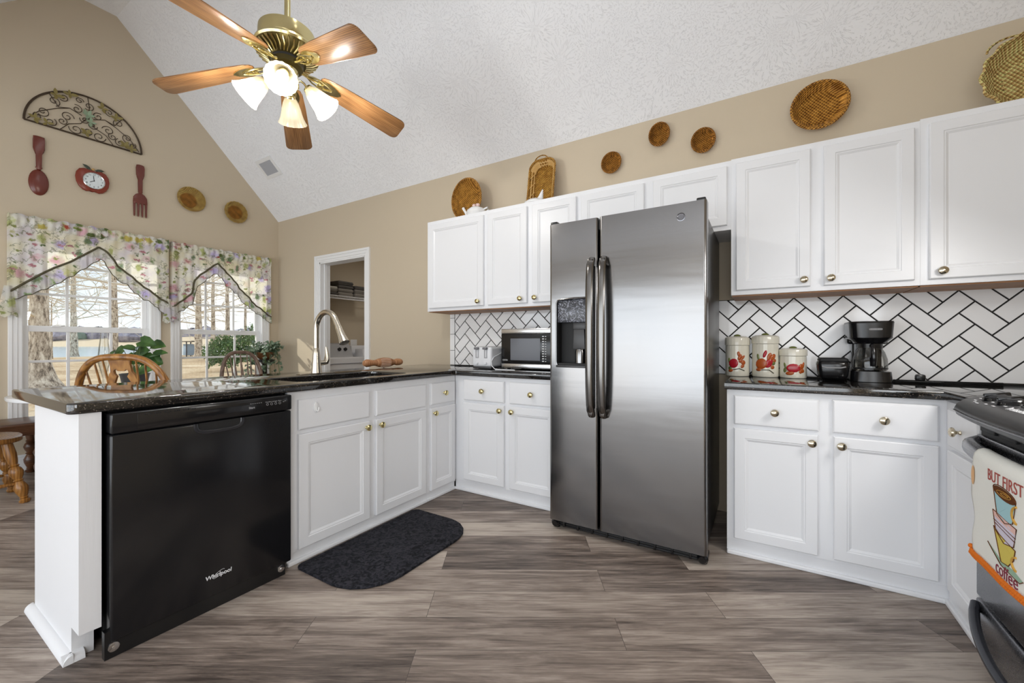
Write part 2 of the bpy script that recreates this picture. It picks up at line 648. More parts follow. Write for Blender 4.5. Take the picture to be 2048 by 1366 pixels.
bm = new_bm()
plate(bm, GABLE, [rect(-2.6, -0.8, 0.75, 2.35)], lambda u, v, d: (RX + d, u, v), T)
struct('wall_right', bm, M_wall, 'tan wall behind the range', 'wall')

bm = new_bm()
plate(bm, rect(WX - T, RX + T, 0, EZ), [rect(-5.3, 1.15, 0.04, 2.15)], lambda u, v, d: (u, RY - d, v), T)
struct('wall_rear', bm, M_wall, 'tan wall with a wide glazed opening facing the kitchen', 'wall')

bm = new_bm()
prof = [(BY + 0.13, EZ), (BY, EZ), (1.46, PZ), (1.10, PZ), (-0.51, EZ), (RY - T, EZ)]
top = [(y, z + 0.14) for y, z in prof]
for (a, b, c, d) in zip(prof, prof[1:], top, top[1:]):
    q = [a, b, d, c]
    va = [bm.verts.new((WX - T, y, z)) for y, z in q]
    vb = [bm.verts.new((RX + T, y, z)) for y, z in q]
    bm.faces.new(va); bm.faces.new(vb)
    for k in range(4):
        bm.faces.new((va[k], va[(k + 1) % 4], vb[(k + 1) % 4], vb[k]))
struct('ceiling', bm, M_ceil, 'white vaulted ceiling with a stomped texture and flat ridge', 'ceiling')

# laundry room shell behind the doorway
bm = new_bm()
add_box(bm, WX - T, WX, BY + 0.12, 5.4, 0, 2.6)
add_box(bm, WX - T, -2.9, 5.3, 5.4, 0, 2.6)
add_box(bm, -3.0, -2.9, BY + 0.12, 5.3, 0, 2.6)
struct('wall_laundry', bm, M_wall, 'tan laundry room walls seen through the doorway', 'wall')
bm = new_bm()
add_box(bm, WX - T, -2.9, BY + 0.12, 5.4, 2.6, 2.7)
struct('ceiling_laundry', bm, M_ceil, 'white laundry room ceiling', 'ceiling')

# door casing and jambs
dt = thing('door_1', 'white cased doorway opening into the laundry room', 'doorway', (-4.2, BY, 0))
dt['kind'] = 'structure'
bm = new_bm()
def casing_u(bm, x0, x1, z1, w, y_wall, steps):
    for (i0, i1, d) in steps:
        add_box(bm, x0 - i1, x0 - i0, y_wall - d, y_wall, 0, z1 + i1, 0.002)
        add_box(bm, x1 + i0, x1 + i1, y_wall - d, y_wall, 0, z1 + i1, 0.002)
        add_box(bm, x0 - i0, x1 + i0, y_wall - d, y_wall, z1 + i0, z1 + i1, 0.002)
casing_u(bm, DX0, DX1, DZ, 0.083, BY, [(0.0, 0.022, 0.012), (0.022, 0.055, 0.017), (0.055, 0.082, 0.023)])
obj('casing', bm, M_white, dt, smooth=False)
bm = new_bm()
add_box(bm, DX0, DX0 + 0.015, BY - 0.004, BY + 0.13, 0, DZ)
add_box(bm, DX1 - 0.015, DX1, BY - 0.004, BY + 0.13, 0, DZ)
add_box(bm, DX0, DX1, BY - 0.004, BY + 0.13, DZ - 0.015, DZ)
add_box(bm, DX0 + 0.015, DX0 + 0.027, BY + 0.05, BY + 0.085, 0, DZ - 0.015)
obj('jamb', bm, M_white, dt, smooth=False)

# baseboards
bm = new_bm()
add_box(bm, WX, WX + 0.016, RY, BY, 0, 0.125, 0.003)
add_box(bm, WX, WX + 0.009, RY, BY, 0.125, 0.145, 0.003)
struct('baseboard_left', bm, M_white, 'white baseboard under the windows', 'baseboard')
bm = new_bm()
for x0, x1 in ((WX, DX0 - 0.084), (DX1 + 0.084, -2.62)):
    add_box(bm, x0, x1, BY - 0.016, BY, 0, 0.125, 0.003)
    add_box(bm, x0, x1, BY - 0.009, BY, 0.125, 0.145, 0.003)
struct('baseboard_back', bm, M_white, 'white baseboard beside the laundry doorway', 'baseboard')

# ------------------------------------------------------------------ windows
def window(n, W, label):
    y0, y1, z0, z1 = W
    t = thing('window_%d' % n, label, 'window', (WX, (y0 + y1) / 2, z0))
    t['kind'] = 'structure'
    bm = new_bm()
    for i0, i1, d in ((-0.006, 0.02, 0.012), (0.02, 0.05, 0.017), (0.05, 0.074, 0.023)):
        add_box(bm, WX, WX + d, y0 - i1, y0 - i0, z0, z1 + i1, 0.002)
        add_box(bm, WX, WX + d, y1 + i0, y1 + i1, z0, z1 + i1, 0.002)
        add_box(bm, WX, WX + d, y0 - i0, y1 + i0, z1 + i0, z1 + i1, 0.002)
    obj('casing', bm, M_white, t, smooth=False)
    bm = new_bm()
    for a, b in ((y0, y0 + 0.012), (y1 - 0.012, y1)):
        add_box(bm, WX - T, WX + 0.004, a, b, z0, z1)
    add_box(bm, WX - T, WX + 0.004, y0, y1, z1 - 0.012, z1)
    obj('jamb', bm, M_white, t, smooth=False)
    bm = new_bm()
    add_box(bm, WX - T, WX + 0.045, y0 - 0.09, y1 + 0.09, z0 - 0.025, z0, 0.005)
    add_box(bm, WX, WX + 0.015, y0 - 0.07, y1 + 0.07, z0 - 0.10, z0 - 0.025, 0.003)
    obj('sill', bm, M_white, t, smooth=False)
    ym = [y0 + (y1 - y0) * k / 3 for k in (1, 2)]
    def sash(x, za, zb, bottom, topr, zs):
        bm = new_bm()
        add_box(bm, x - 0.018, x + 0.018, y0 + 0.012, y0 + 0.052, za, zb, 0.003)
        add_box(bm, x - 0.018, x + 0.018, y1 - 0.052, y1 - 0.012, za, zb, 0.003)
        add_box(bm, x - 0.018, x + 0.018, y0 + 0.052, y1 - 0.052, za, za + bottom, 0.003)
        add_box(bm, x - 0.018, x + 0.018, y0 + 0.052, y1 - 0.052, zb - topr, zb, 0.003)
        f = obj('sash', bm, M_white, t, smooth=False)
        bm = new_bm()
        for y in ym:
            add_box(bm, x - 0.009, x + 0.009, y - 0.011, y + 0.011, za + bottom, zb - topr, 0.003)
        for z in zs:
            add_box(bm, x - 0.008, x + 0.008, y0 + 0.052, y1 - 0.052, z - 0.011, z + 0.011, 0.003)
        obj('muntins', bm, M_white, f, smooth=False)
        bm = new_bm()
        add_box(bm, x - 0.002, x + 0.002, y0 + 0.05, y1 - 0.05, za + bottom - 0.002, zb - topr + 0.002)
        obj('glass', bm, M_glass, f, smooth=False)
        return f
    sash(WX - 0.105, 1.235, z1 - 0.012, 0.045, 0.045, (1.572, 1.845))
    lo = sash(WX - 0.068, z0 + 0.002, 1.275, 0.06, 0.05, (0.70, 0.955))
    for y in (y0 + 0.22, y1 - 0.22):
        bm = new_bm()
        add_box(bm, WX - 0.05, WX - 0.035, y - 0.03, y + 0.03, 1.268, 1.285, 0.003)
        obj('sash_lock', bm, M_white, lo, smooth=False)
window(1, W1, 'white double hung window with grid panes beside the table')
window(2, W2, 'white double hung window with grid panes nearest the room corner')
# glazed opening behind the camera: frame and posts
t = thing('door_2', 'white framed patio doors in the rear wall', 'patio door', (-1.25, RY, 0.04))
t['kind'] = 'structure'
bm = new_bm()
for x in (-5.3, -3.7, -2.1, -0.5, 1.09):
    add_box(bm, x, x + 0.06, RY - 0.10, RY - 0.03, 0.04, 2.15)
add_box(bm, -5.3, 1.15, RY - 0.10, RY - 0.03, 0.04, 0.10)
add_box(bm, -5.3, 1.15, RY - 0.10, RY - 0.03, 2.09, 2.15)
obj('frame', bm, M_white, t, smooth=False)

t = thing('window_4', 'unseen white framed window added in the range wall behind the camera', 'window', (RX, -1.7, 0.75))  # window added out of view to go with the side fill lamp
t['kind'] = 'structure'
bm = new_bm()
for y in (-2.6, -1.73, -0.86):
    add_box(bm, RX + 0.03, RX + 0.10, y, y + 0.06, 0.75, 2.35)
for z in (0.75, 2.29):
    add_box(bm, RX + 0.03, RX + 0.10, -2.6, -0.8, z, z + 0.06)
obj('frame', bm, M_white, t, smooth=False)

# ------------------------------------------------------------------ herringbone backsplash
def clip(poly, x0, x1, z0, z1):
    def half(p, inside, inter):
        o = []
        for i in range(len(p)):
            a, b = p[i - 1], p[i]
            ia, ib = inside(a), inside(b)
            if ib:
                if not ia:
                    o.append(inter(a, b))
                o.append(b)
            elif ia:
                o.append(inter(a, b))
        return o
    def ix(v):
        return lambda a, b: (v, a[1] + (b[1] - a[1]) * (v - a[0]) / (b[0] - a[0]))
    def iz(v):
        return lambda a, b: (a[0] + (b[0] - a[0]) * (v - a[1]) / (b[1] - a[1]), v)
    for ins, it in ((lambda p: p[0] >= x0, ix(x0)), (lambda p: p[0] <= x1, ix(x1)), (lambda p: p[1] >= z0, iz(z0)), (lambda p: p[1] <= z1, iz(z1))):
        if len(poly) < 3:
            return []
        poly = half(poly, ins, it)
    return poly

def shrink(poly, d):
    """inset of a convex outline"""
    n = len(poly)
    ar = sum(poly[i - 1][0] * poly[i][1] - poly[i][0] * poly[i - 1][1] for i in range(n))
    if ar < 0:
        poly = poly[::-1]
    lines = []
    for i in range(n):
        a, b = Vector(poly[i]), Vector(poly[(i + 1) % n])
        e = b - a
        if e.length < 0.004:
            continue
        e.normalize()
        nn = Vector((-e.y, e.x))
        lines.append((a + nn * d, e))
    out = []
    m = len(lines)
    if m < 3:
        return []
    for i in range(m):
        p, e = lines[i - 1]
        q, g = lines[i]
        den = e.x * g.y - e.y * g.x
        if abs(den) < 1e-6:
            return []
        s = ((q.x - p.x) * g.y - (q.y - p.y) * g.x) / den
        out.append((p + e * s)[:])
    a2 = sum(out[i - 1][0] * out[i][1] - out[i][0] * out[i - 1][1] for i in range(m))
    return out if a2 > 2e-4 * 0.2 else []

def tiles(bm, ax, az, x0, x1, z0, z1, W=0.0844, g=0.0036):
    s = W / math.sqrt(2)
    def pt(i, j):
        return (ax + (i + j) * s, az + (j - i) * s)
    for i in range(-60, 60):
        for j in range(-60, 60):
            k = (i + j) % 4
            if k == 0:
                q = [pt(i, j), pt(i + 2, j), pt(i + 2, j + 1), pt(i, j + 1)]
            elif k == 2:
                q = [pt(i, j), pt(i + 1, j), pt(i + 1, j + 2), pt(i, j + 2)]
            else:
                continue
            q = clip(q, x0, x1, z0, z1)
            if len(q) < 3:
                continue
            q = shrink(q, g)
            if len(q) < 3:
                continue
            M = basis((0, BY - 0.004, 0), (1, 0, 0), (0, 0, 1), (0, -1, 0))
            add_prism(bm, q, 0, 0.006, M, 0.0012)

bs = thing('wall_backsplash', 'white herringbone tile backsplash with dark grout lines', 'backsplash', (0, BY, 0.914))
bs['kind'] = 'structure'
bm = new_bm()
add_box(bm, -2.565, -1.10, BY - 0.004, BY + 0.002, 0.914, 1.405)
add_box(bm, -0.30, RX, BY - 0.004, BY + 0.002, 0.914, 1.405)
obj('grout', bm, M_grout, bs, smooth=False)
bm = new_bm()
tiles(bm, -2.386, 1.21, -2.507, -1.08, 0.914, 1.405)
for z in (0.914, 1.053, 1.207, 1.361):
    zt = min(z + 0.154, 1.405)
    if z == 0.914: zt = 1.053
    add_box(bm, -2.565, -2.511, BY - 0.010, BY - 0.003, z + 0.0016, zt - 0.0016, 0.0015)
obj('tiles', bm, M_tile, bs, smooth=False)
bm = new_bm()
tiles(bm, 0.643, 1.278, -0.30, RX, 0.914, 1.405)
obj('tiles', bm, M_tile, bs, smooth=False)

# ------------------------------------------------------------------ outside
GZ = -0.45
def ground_at(px, py):
    """a place on the outside ground along a sight line from the room"""
    dep = (CAM_H - GZ) * 822.0 / (py - 687.0)
    return along(px, dep)
def along(px, dep):
    lat = (px - 1024.0) / 822.0 * dep
    s, c = math.sin(R_(31.35)), math.cos(R_(31.35))
    return Vector((c * lat - s * dep, s * lat + c * dep, GZ))

M_ground = mat('leaf_litter', srgb(190, 160, 120), 0.9, spec=0.1)
_t = NT(M_ground)
_v = _t.coord('Object')
_a = _t.noise(_v, 0.35, 3); _b = _t.noise(_v, 9.0, 5, 0.75)
_f = _t.math('ADD', _t.math('MULTIPLY', _a.outputs['Fac'], 0.4), _t.math('MULTIPLY', _b.outputs['Fac'], 0.6))
_t.base(_t.ramp(_f, [(0.34, srgb(120, 98, 72)), (0.46, srgb(178, 152, 120)), (0.58, srgb(206, 186, 156)), (0.72, srgb(228, 214, 194))]))
_t.bump(_b.outputs['Fac'], 0.6, 0.05)
bm = new_bm()
add_grid(bm, 24, 24, lambda u, v: (WX - T - 0.02 - u * 62, -60 + v * 130, GZ + 0.10 * math.sin(u * 31) * math.sin(v * 40) * min(1, u * 6)))
struct('ground', bm, M_ground, 'tan leaf covered yard outside the windows', 'ground', smooth=True)
M_lake = mat('lake_water', srgb(176, 200, 208), 0.12, spec=0.5)
_t = NT(M_lake)
_t.bump(_t.noise(_t.coord('Object', (0.6, 0.6, 1)), 1.2, 3).outputs['Fac'], 0.15, 0.05)
bm = new_bm()
add_box(bm, -330, WX - 56, -220, 330, GZ - 0.5, GZ - 0.12)
struct('lake', bm, M_lake, 'pale blue lake beyond the yard', 'lake')
M_shore = mat('far_shore', srgb(200, 180, 150), 0.9)
bm = new_bm()
def shore(u, v):
    a = -0.9 + v * 2.2
    d = 225 + u * 60
    p = along(150 + (v - 0.3) * 900, d)
    return (p.x, p.y, GZ - 0.3 + u * 9.0 + 0.5 * math.sin(v * 50) * u)
add_grid(bm, 4, 40, shore)
struct('shore', bm, M_shore, 'sandy far bank of the lake', 'shore', smooth=True)
M_far = mat('winter_woods', srgb(158, 152, 160), 0.9, spec=0.1)
_t = NT(M_far)
_t.base(_t.ramp(_t.noise(_t.coord('Object', (0.25, 0.25, 0.12)), 1.0, 5, 0.7).outputs['Fac'], [(0.35, srgb(118, 112, 120)), (0.55, srgb(164, 158, 168)), (0.7, srgb(188, 180, 180))]))
M_far_green = mat('far_evergreens', srgb(128, 140, 126), 0.9, spec=0.1)
for green in (False, True):
    bm = new_bm()
    for k in range(14 if green else 120):
        px = random.uniform(-150, 620)
        if green:
            px = random.choice((random.uniform(150, 175), random.uniform(270, 300), random.uniform(110, 140)))
        dep = random.uniform(248, 300)
        p = along(px, dep)
        h = random.uniform(3.2, 5.0) if not green else random.uniform(2.5, 4.6)
        r = random.uniform(5, 9) if not green else random.uniform(2.5, 5)
        add_ball(bm, (p.x, p.y, 2.0 + h * 0.8), 1.0, 9, 6, (r, r, h * 1.25))
    for v in bm.verts:
        v.co += Vector((random.uniform(-.7, .7), random.uniform(-.7, .7), random.uniform(-.9, .9)))
    if green:
        solo('distant_evergreens', bm, M_far_green, 'green evergreens on the far side of the lake', 'trees', kind='stuff')
    else:
        solo('distant_woods', bm, M_far, 'grey winter woods along the far shore of the lake', 'woods', kind='stuff')

M_bark = mat('bark', srgb(170, 150, 130), 0.9, spec=0.1)
_t = NT(M_bark)
_t.base(_t.ramp(_t.noise(_t.coord('Object', (2.5, 2.5, 0.8)), 3.0, 6, 0.75).outputs['Fac'], [(0.36, srgb(84, 74, 66)), (0.47, srgb(172, 156, 138)), (0.60, srgb(226, 214, 196))]))
M_twig = mat('pale_twigs', srgb(214, 202, 184), 0.9, spec=0.1)

def branch(bm, p, d, ln, r, depth, rnd):
    pts = [p.copy()]
    n = 5
    q = p.copy(); dd = d.normalized()
    for i in range(n):
        dd = (dd + Vector((rnd.uniform(-.28, .28), rnd.uniform(-.28, .28), rnd.uniform(-.16, .22)))).normalized()
        q = q + dd * ln / n
        pts.append(q.copy())
    add_tube(bm, pts, [r * (1 - 0.75 * i / n) for i in range(n + 1)], 5 if depth > 1 else 4)
    if depth > 0:
        for k in range(5):
            i = rnd.randint(1, n)
            nd = (dd * 0.7 + Vector((rnd.uniform(-1, 1), rnd.uniform(-1, 1), rnd.uniform(-.5, .6)))).normalized()
            branch(bm, pts[i], nd, ln * rnd.uniform(.45, .65), r * 0.5, depth - 1, rnd)

def tree(px, py, r, h, seed, label, nb=8, zlo=1.8, spread=3.0, flare=1.6, dep=None, lean=0.0):
    rnd = random.Random(seed)
    p = ground_at(px, py) if dep is None else along(px, dep)
    t = thing('bare_tree', label, 'tree', p, 'bare trees outside the windows')
    bm = new_bm()
    pts, rs = [], []
    for i in range(12):
        z = h * (i / 11) ** 1.25
        pts.append(Vector((lean * z + 0.12 * r * rnd.uniform(-1, 1), 0.12 * r * rnd.uniform(-1, 1), z - 0.1)))
        rs.append(r * (1 - 0.72 * i / 11) * (1 + (flare - 1) * max(0, 1 - z / 0.9) ** 2))
    add_tube(bm, pts, rs, 12)
    for v in bm.verts:
        v.co += Vector((rnd.uniform(-1, 1), rnd.uniform(-1, 1), 0)) * r * 0.06
    obj('trunk', bm, M_bark, t, world=False)
    bm = new_bm()
    for k in range(nb):
        z = rnd.uniform(zlo, h * 0.8)
        i = min(11, int(11 * (z / h) ** (1 / 1.25)))
        a = rnd.uniform(0, 2 * PI)
        d = Vector((math.cos(a), math.sin(a), rnd.uniform(-0.12, 0.5)))
        branch(bm, pts[i].copy(), d, spread * rnd.uniform(.7, 1.3), r * 0.20, 2, rnd)
    obj('branches', bm, M_twig, t, world=False)
tree(80, 778, 0.33, 9, 3, 'thick rough barked tree with flared roots close to the table side window', 12, 2.0, 5.0, 2.2)
tree(147, 711, 0.42, 17, 5, 'straight tall tree by the lake edge behind the centre panes', 12, 5.0, 9.0, 1.3)
tree(228, 716, 0.40, 16, 6, 'tall tree behind the leafy table plant', 12, 5.0, 9.0, 1.3)
tree(103, 718, 0.12, 6, 8, 'thin dark sapling trunk standing before the lake', 5, 3.5, 2.5, 1.1)
tree(397, 714, 0.42, 14, 11, 'forked tan tree beside the small yard shelter', 12, 4.0, 9.0, 1.3)
tree(426, 716, 0.26, 14, 12, 'slim tree trunk rising behind the evergreen bush near the shelter', 10, 4.0, 8.0, 1.2)
tree(455, 720, 0.24, 13, 14, 'slim tree trunk rising behind the middle of the evergreen bush', 10, 3.0, 7.0, 1.2)
tree(491, 722, 0.15, 12, 17, 'thinnest tree trunk rising behind the end of the evergreen bush', 9, 3.0, 7.0, 1.2)

M_bush = leaf_mat('evergreen_leaves', srgb(66, 92, 52), srgb(120, 146, 90), 0.2)
def bush(px, py, rx, h, n, seed, label):
    rnd = random.Random(seed)
    p = ground_at(px, py)
    bm = new_bm()
    for k in range(n):
        a = rnd.uniform(0, 2 * PI); b = math.acos(rnd.uniform(-0.5, 1))
        rr = rnd.uniform(0.65, 1.0) * (1 + 0.16 * math.sin(3 * a + seed) + 0.12 * math.cos(5 * b))
        c = Vector((math.cos(a) * math.sin(b) * rx * rr, math.sin(a) * math.sin(b) * rx * 0.8 * rr, h * 0.40 + math.cos(b) * h * 0.56 * rr))
        M = Matrix.Translation(p + c) @ Euler((rnd.uniform(0, 6), rnd.uniform(0, 6), rnd.uniform(0, 6))).to_matrix().to_4x4()
        s = rnd.uniform(0.05, 0.10)
        vs = [bm.verts.new(M @ Vector(q)) for q in ((-s, 0, 0), (0, -s * .45, s * .1), (s, 0, 0), (0, s * .45, s * .1))]
        bm.faces.new(vs)
    o = obj('evergreen_bush', bm, M_bush, None, smooth=False, doubles=False)
    return tag(o, label, 'bush', 'evergreen bushes outside the corner window')
bush(448, 744, 1.0, 2.15, 3000, 1, 'evergreen bush outside the corner window, its side next to the shelter')
bush(500, 742, 1.15, 2.6, 3200, 2, 'taller evergreen bush outside behind the trailing ivy plant')
# small shelter in the yard
p = ground_at(378, 713)
t = thing('yard_shelter', 'small blue grey box under a dark flat roofed post frame out in the yard', 'shelter', p)
bm = new_bm()
add_box(bm, -0.55, 0.45, -0.4, 0.4, 0.15, 1.5, 0.03)
obj('box', bm, mat('blue_grey_paint', srgb(150, 168, 186), 0.7), t, world=False)
bm = new_bm()
add_box(bm, -1.1, 0.9, -0.8, 0.8, 1.75, 1.87)
obj('roof', bm, mat('dark_roof', srgb(70, 66, 64), 0.8), t, world=False)
for x in (-1.0, 0.8):
    for y in (-0.55, 0.55):
        bm = new_bm()
        add_box(bm, x - 0.05, x + 0.05, y - 0.05, y + 0.05, 0, 1.75)
        obj('post', bm, M_dark_grey, t, world=False)

# ------------------------------------------------------------------ cabinets
YF = 2.475      # face frames of the wall run
XF = -2.02      # face frames of the peninsula
RF = 0.675      # face frames beside the range
UF = 2.75       # face frames of the wall cabinets

def face_b(y0):
    return lambda u, v, n: Vector((u, y0 - n, v))
def face_p(x0):
    return lambda u, v, n: Vector((x0 + n, u, v))
def face_r(x0):
    return lambda u, v, n: Vector((x0 - n, u, v))

def nested(bm, u0, u1, v0, v1, fn, loops):
    prev = None
    for ins, n in loops:
        ring = [bm.verts.new(fn(u, v, n)) for u, v in ((u0 + ins, v0 + ins), (u1 - ins, v0 + ins), (u1 - ins, v1 - ins), (u0 + ins, v1 - ins))]
        if prev:
            for k in range(4):
                bm.faces.new((prev[k], prev[(k + 1) % 4], ring[(k + 1) % 4], ring[k]))
        else:
            bm.faces.new(ring)
        prev = ring
    bm.faces.new(prev)

DOOR = [(0, 0), (0, 0.016), (0.004, 0.020), (0.048, 0.020), (0.051, 0.0165), (0.056, 0.0165), (0.066, 0.0105)]
SLAB = [(0, 0), (0, 0.014), (0.006, 0.0195), (0.012, 0.020)]

KNOB = [(0.0065, 0.0), (0.008, 0.002), (0.0055, 0.006), (0.0055, 0.011), (0.010, 0.015), (0.0155, 0.019), (0.0165, 0.023), (0.0145, 0.028), (0.008, 0.0315), (1e-7, 0.0325)]
def knob(parent, fn, u, v, m):
    o = fn(u, v, 0.0195)
    n = fn(u, v, 1.0195) - o
    x = Vector((0, 0, 1))
    M = basis(o, x, n.cross(x), n)
    bm = new_bm()
    add_lathe(bm, [(r * 1.16, z * 1.1) for r, z in KNOB], 18, M)
    return obj('knob', bm, m, parent)

def door(t, fn, u0, u1, v0, v1, kn=None, km=None):
    bm = new_bm()
    nested(bm, u0, u1, v0, v1, fn, DOOR)
    d = obj('door', bm, M_cab, t, smooth=False)
    if kn:
        knob(d, fn, kn[0], kn[1], km)
    return d

def drawer(t, fn, u0, u1, v0, v1, km=None, kn=True, name='drawer'):
    bm = new_bm()
    nested(bm, u0, u1, v0, v1, fn, SLAB)
    d = obj(name, bm, M_cab, t, smooth=False)
    if kn:
        knob(d, fn, (u0 + u1) / 2, (v0 + v1) / 2, km)
    return d

def fbox(bm, fn, u0, u1, v0, v1, n0, n1, bev=0.0):
    a = fn(u0, v0, n0); b = fn(u1, v1, n1)
    return add_box(bm, min(a.x, b.x), max(a.x, b.x), min(a.y, b.y), max(a.y, b.y), min(a.z, b.z), max(a.z, b.z), bev)

def base_cab(name, label, fn, u0, u1, depth, dz=0.0, toe_u=None, group='white base cabinets'):
    c = fn((u0 + u1) / 2, 0, 0)
    t = thing(name, label, 'cabinet', (c.x, c.y, 0), group)
    bm = new_bm()
    if name == 'sink_base_cabinet':
        fbox(bm, fn, u0, u1, 0.076 + dz, 0.66, -depth, 0.0, 0.001)
        fbox(bm, fn, u0, u1, 0.66, 0.8755, -0.02, 0.0)
    else:
        fbox(bm, fn, u0, u1, 0.076 + dz, 0.8755, -depth, 0.0, 0.001)
    obj('carcass', bm, M_cab, t, smooth=False)
    bm = new_bm()
    a, b = toe_u or (u0, u1)
    fbox(bm, fn, a, b, 0.0, 0.077 + dz, -depth + 0.02, -0.007)
    # shoe moulding along the floor
    fbox(bm, fn, a, b, 0.0, 0.022, -0.02, 0.008, 0.006)
    obj('toe_board', bm, M_cab, t, smooth=False)
    return t

fb = face_b(YF)
t = base_cab('base_cabinet', 'white two door base cabinet under the toaster and microwave', fb, -2.019, -1.12, 0.59)
drawer(t, fb, -1.925, -1.565, 0.694, 0.846, M_brass_knob)
drawer(t, fb, -1.520, -1.160, 0.694, 0.846, M_brass_knob)
door(t, fb, -1.925, -1.565, 0.096, 0.674, (-1.592, 0.640), M_brass_knob)
door(t, fb, -1.520, -1.160, 0.096, 0.674, (-1.493, 0.640), M_brass_knob)
t = base_cab('base_cabinet', 'white two door base cabinet under the canisters and coffee maker', fb, -0.162, RF + 0.02, 0.59)
drawer(t, fb, -0.128, 0.233, 0.694, 0.846, M_nickel_knob)
drawer(t, fb, 0.285, 0.647, 0.694, 0.850, M_nickel_knob)
door(t, fb, -0.128, 0.229, 0.094, 0.674, (0.204, 0.637), M_nickel_knob)
door(t, fb, 0.289, 0.647, 0.094, 0.676, (0.316, 0.637), M_nickel_knob)

fr = face_r(RF)
t = base_cab('base_cabinet', 'narrow white base cabinet squeezed between corner and range', fr, 2.106, YF - 0.001, 0.60)
drawer(t, fr, 2.118, 2.40, 0.694, 0.850, M_nickel_knob)
door(t, fr, 2.118, 2.40, 0.094, 0.676)

fp = face_p(XF)
t = base_cab('sink_base_cabinet', 'white sink base cabinet with two doors and blank drawer fronts beside the dishwasher', fp, 1.166, 2.163, 0.56, -0.016)
d = drawer(t, fp, 1.216, 1.653, 0.678, 0.832, kn=False, name='false_drawer_front')
drawer(t, fp, 1.703, 2.135, 0.678, 0.832, kn=False, name='false_drawer_front')
door(t, fp, 1.216, 1.655, 0.073, 0.656, (1.628, 0.622), M_brass)
door(t, fp, 1.703, 2.135, 0.073, 0.656, (1.730, 0.622), M_brass)
t = base_cab('base_cabinet', 'narrow white base cabinet with one drawer in the inner corner', fp, 2.164, 2.4735, 0.56, -0.016)
drawer(t, fp, 2.188, 2.455, 0.680, 0.834, M_brass)
door(t, fp, 2.188, 2.455, 0.073, 0.658, (2.214, 0.622), M_brass)
# adhesive hook on the blank drawer front
bm = new_bm()
o = fp(1.304, 0.785, 0.0205)
add_prism(bm, [(0.011 * math.cos(a * PI / 10) * (1.0 if math.sin(a * PI / 10) > 0 else 1.1), 0.027 * math.sin(a * PI / 10)) for a in range(20)], 0, 0.007, basis(o, (0, 1, 0), (0, 0, 1), (1, 0, 0)), 0.002)
add_tube(bm, [o + Vector(q) for q in ((0.004, 0, 0.010), (0.007, 0.0, -0.008), (0.012, 0.0, -0.020), (0.019, 0.002, -0.020), (0.022, 0.004, -0.010), (0.022, 0.005, 0.0))], 0.0035, 8)
solo('adhesive_hook', bm, M_ceramic, 'small white adhesive hook stuck on a blank drawer front', 'hook')

# peninsula end: panel, back panel, toe notch, floor moulding
t = thing('peninsula_end_panel', 'white painted end panel closing the peninsula beside the dishwasher', 'panel', (-2.3, 0.45, 0))
bm = new_bm()
M = basis((0, 0.43, 0), (1, 0, 0), (0, 0, 1), (0, 1, 0))
add_prism(bm, [(-2.60, 0), (-2.085, 0), (-2.085, 0.115), (-2.0, 0.115), (-2.0, 0.8755), (-2.60, 0.8755)], 0, 0.057, M)
obj('end_panel', bm, M_brushed_white, t, smooth=False)
bm = new_bm()
add_box(bm, -2.60, -2.585, 0.487, BY - 0.005, 0, 0.8755)
obj('back_panel', bm, M_brushed_white, t, smooth=False)
bm = new_bm()
q = [(0, 0), (0.026, 0), (0.0255, 0.006), (0.022, 0.016), (0.014, 0.024), (0.005, 0.028), (0, 0.028)]
for (o, ex, l0, l1, ez) in (((0, 0.43, 0), (0, -1, 0), -2.624, -2.0585, (1, 0, 0)),):
    add_prism(bm, q, l0, l1, basis(o, ex, (0, 0, 1), ez))
add_prism(bm, q, 0.404, 0.46, basis((-2.085, 0, 0), (1, 0, 0), (0, 0, 1), (0, 1, 0)))
add_prism(bm, q, 0.43, 0.46, basis((-2.60, 0, 0), (-1, 0, 0), (0, 0, 1), (0, 1, 0)))
obj('floor_moulding', bm, M_brushed_white, t)

# wall cabinets
fu = face_b(UF)
def wall_cab(label, u0, u1, v0, v1, doors, km, under=True):
    t = thing('wall_cabinet', label, 'cabinet', ((u0 + u1) / 2, UF, v0), 'white wall cabinets')
    bm = new_bm()
    fbox(bm, fu, u0, u1, v0, v1, -(BY - UF - 0.003), 0, 0.001)
    obj('carcass', bm, M_cab, t, smooth=False)
    if under:
        bm = new_bm()
        fbox(bm, fu, u0 + 0.004, u1 - 0.004, v0 - 0.006, v0, -(BY - UF - 0.014), -0.018)
        obj('underside', bm, M_under, t, smooth=False)
    for d0, d1, kx in doors:
        door(t, fu, d0, d1, v0 + 0.026, v1 - 0.034, (kx, v0 + 0.061) if kx is not None else None, km)
    return t
wall_cab('white single door wall cabinet at the end of the row nearest the laundry doorway', -2.560, -1.917, 1.402, 2.200, [(-2.530, -1.939, -1.985)], M_brass_knob)
wall_cab('white two door wall cabinet above the microwave, partly behind the refrigerator', -1.917, -1.116, 1.402, 2.200, [(-1.895, -1.534, -1.585), (-1.486, -1.132, -1.458)], M_brass_knob)
wall_cab('short white two door wall cabinet above the refrigerator', -1.116, -0.158, 1.792, 2.200, [(-1.095, -0.659, None), (-0.602, -0.178, None)], M_brass_knob, False)
wall_cab('white two door wall cabinet above the canisters', -0.158, 0.658, 1.402, 2.205, [(-0.132, 0.222, 0.192), (0.280, 0.635, 0.308)], M_nickel_knob)
wall_cab('white wall cabinet under the large pale wicker basket', 0.658, RX - 0.004, 1.402, 2.212, [(0.687, 1.06, 0.728)], M_nickel_knob)

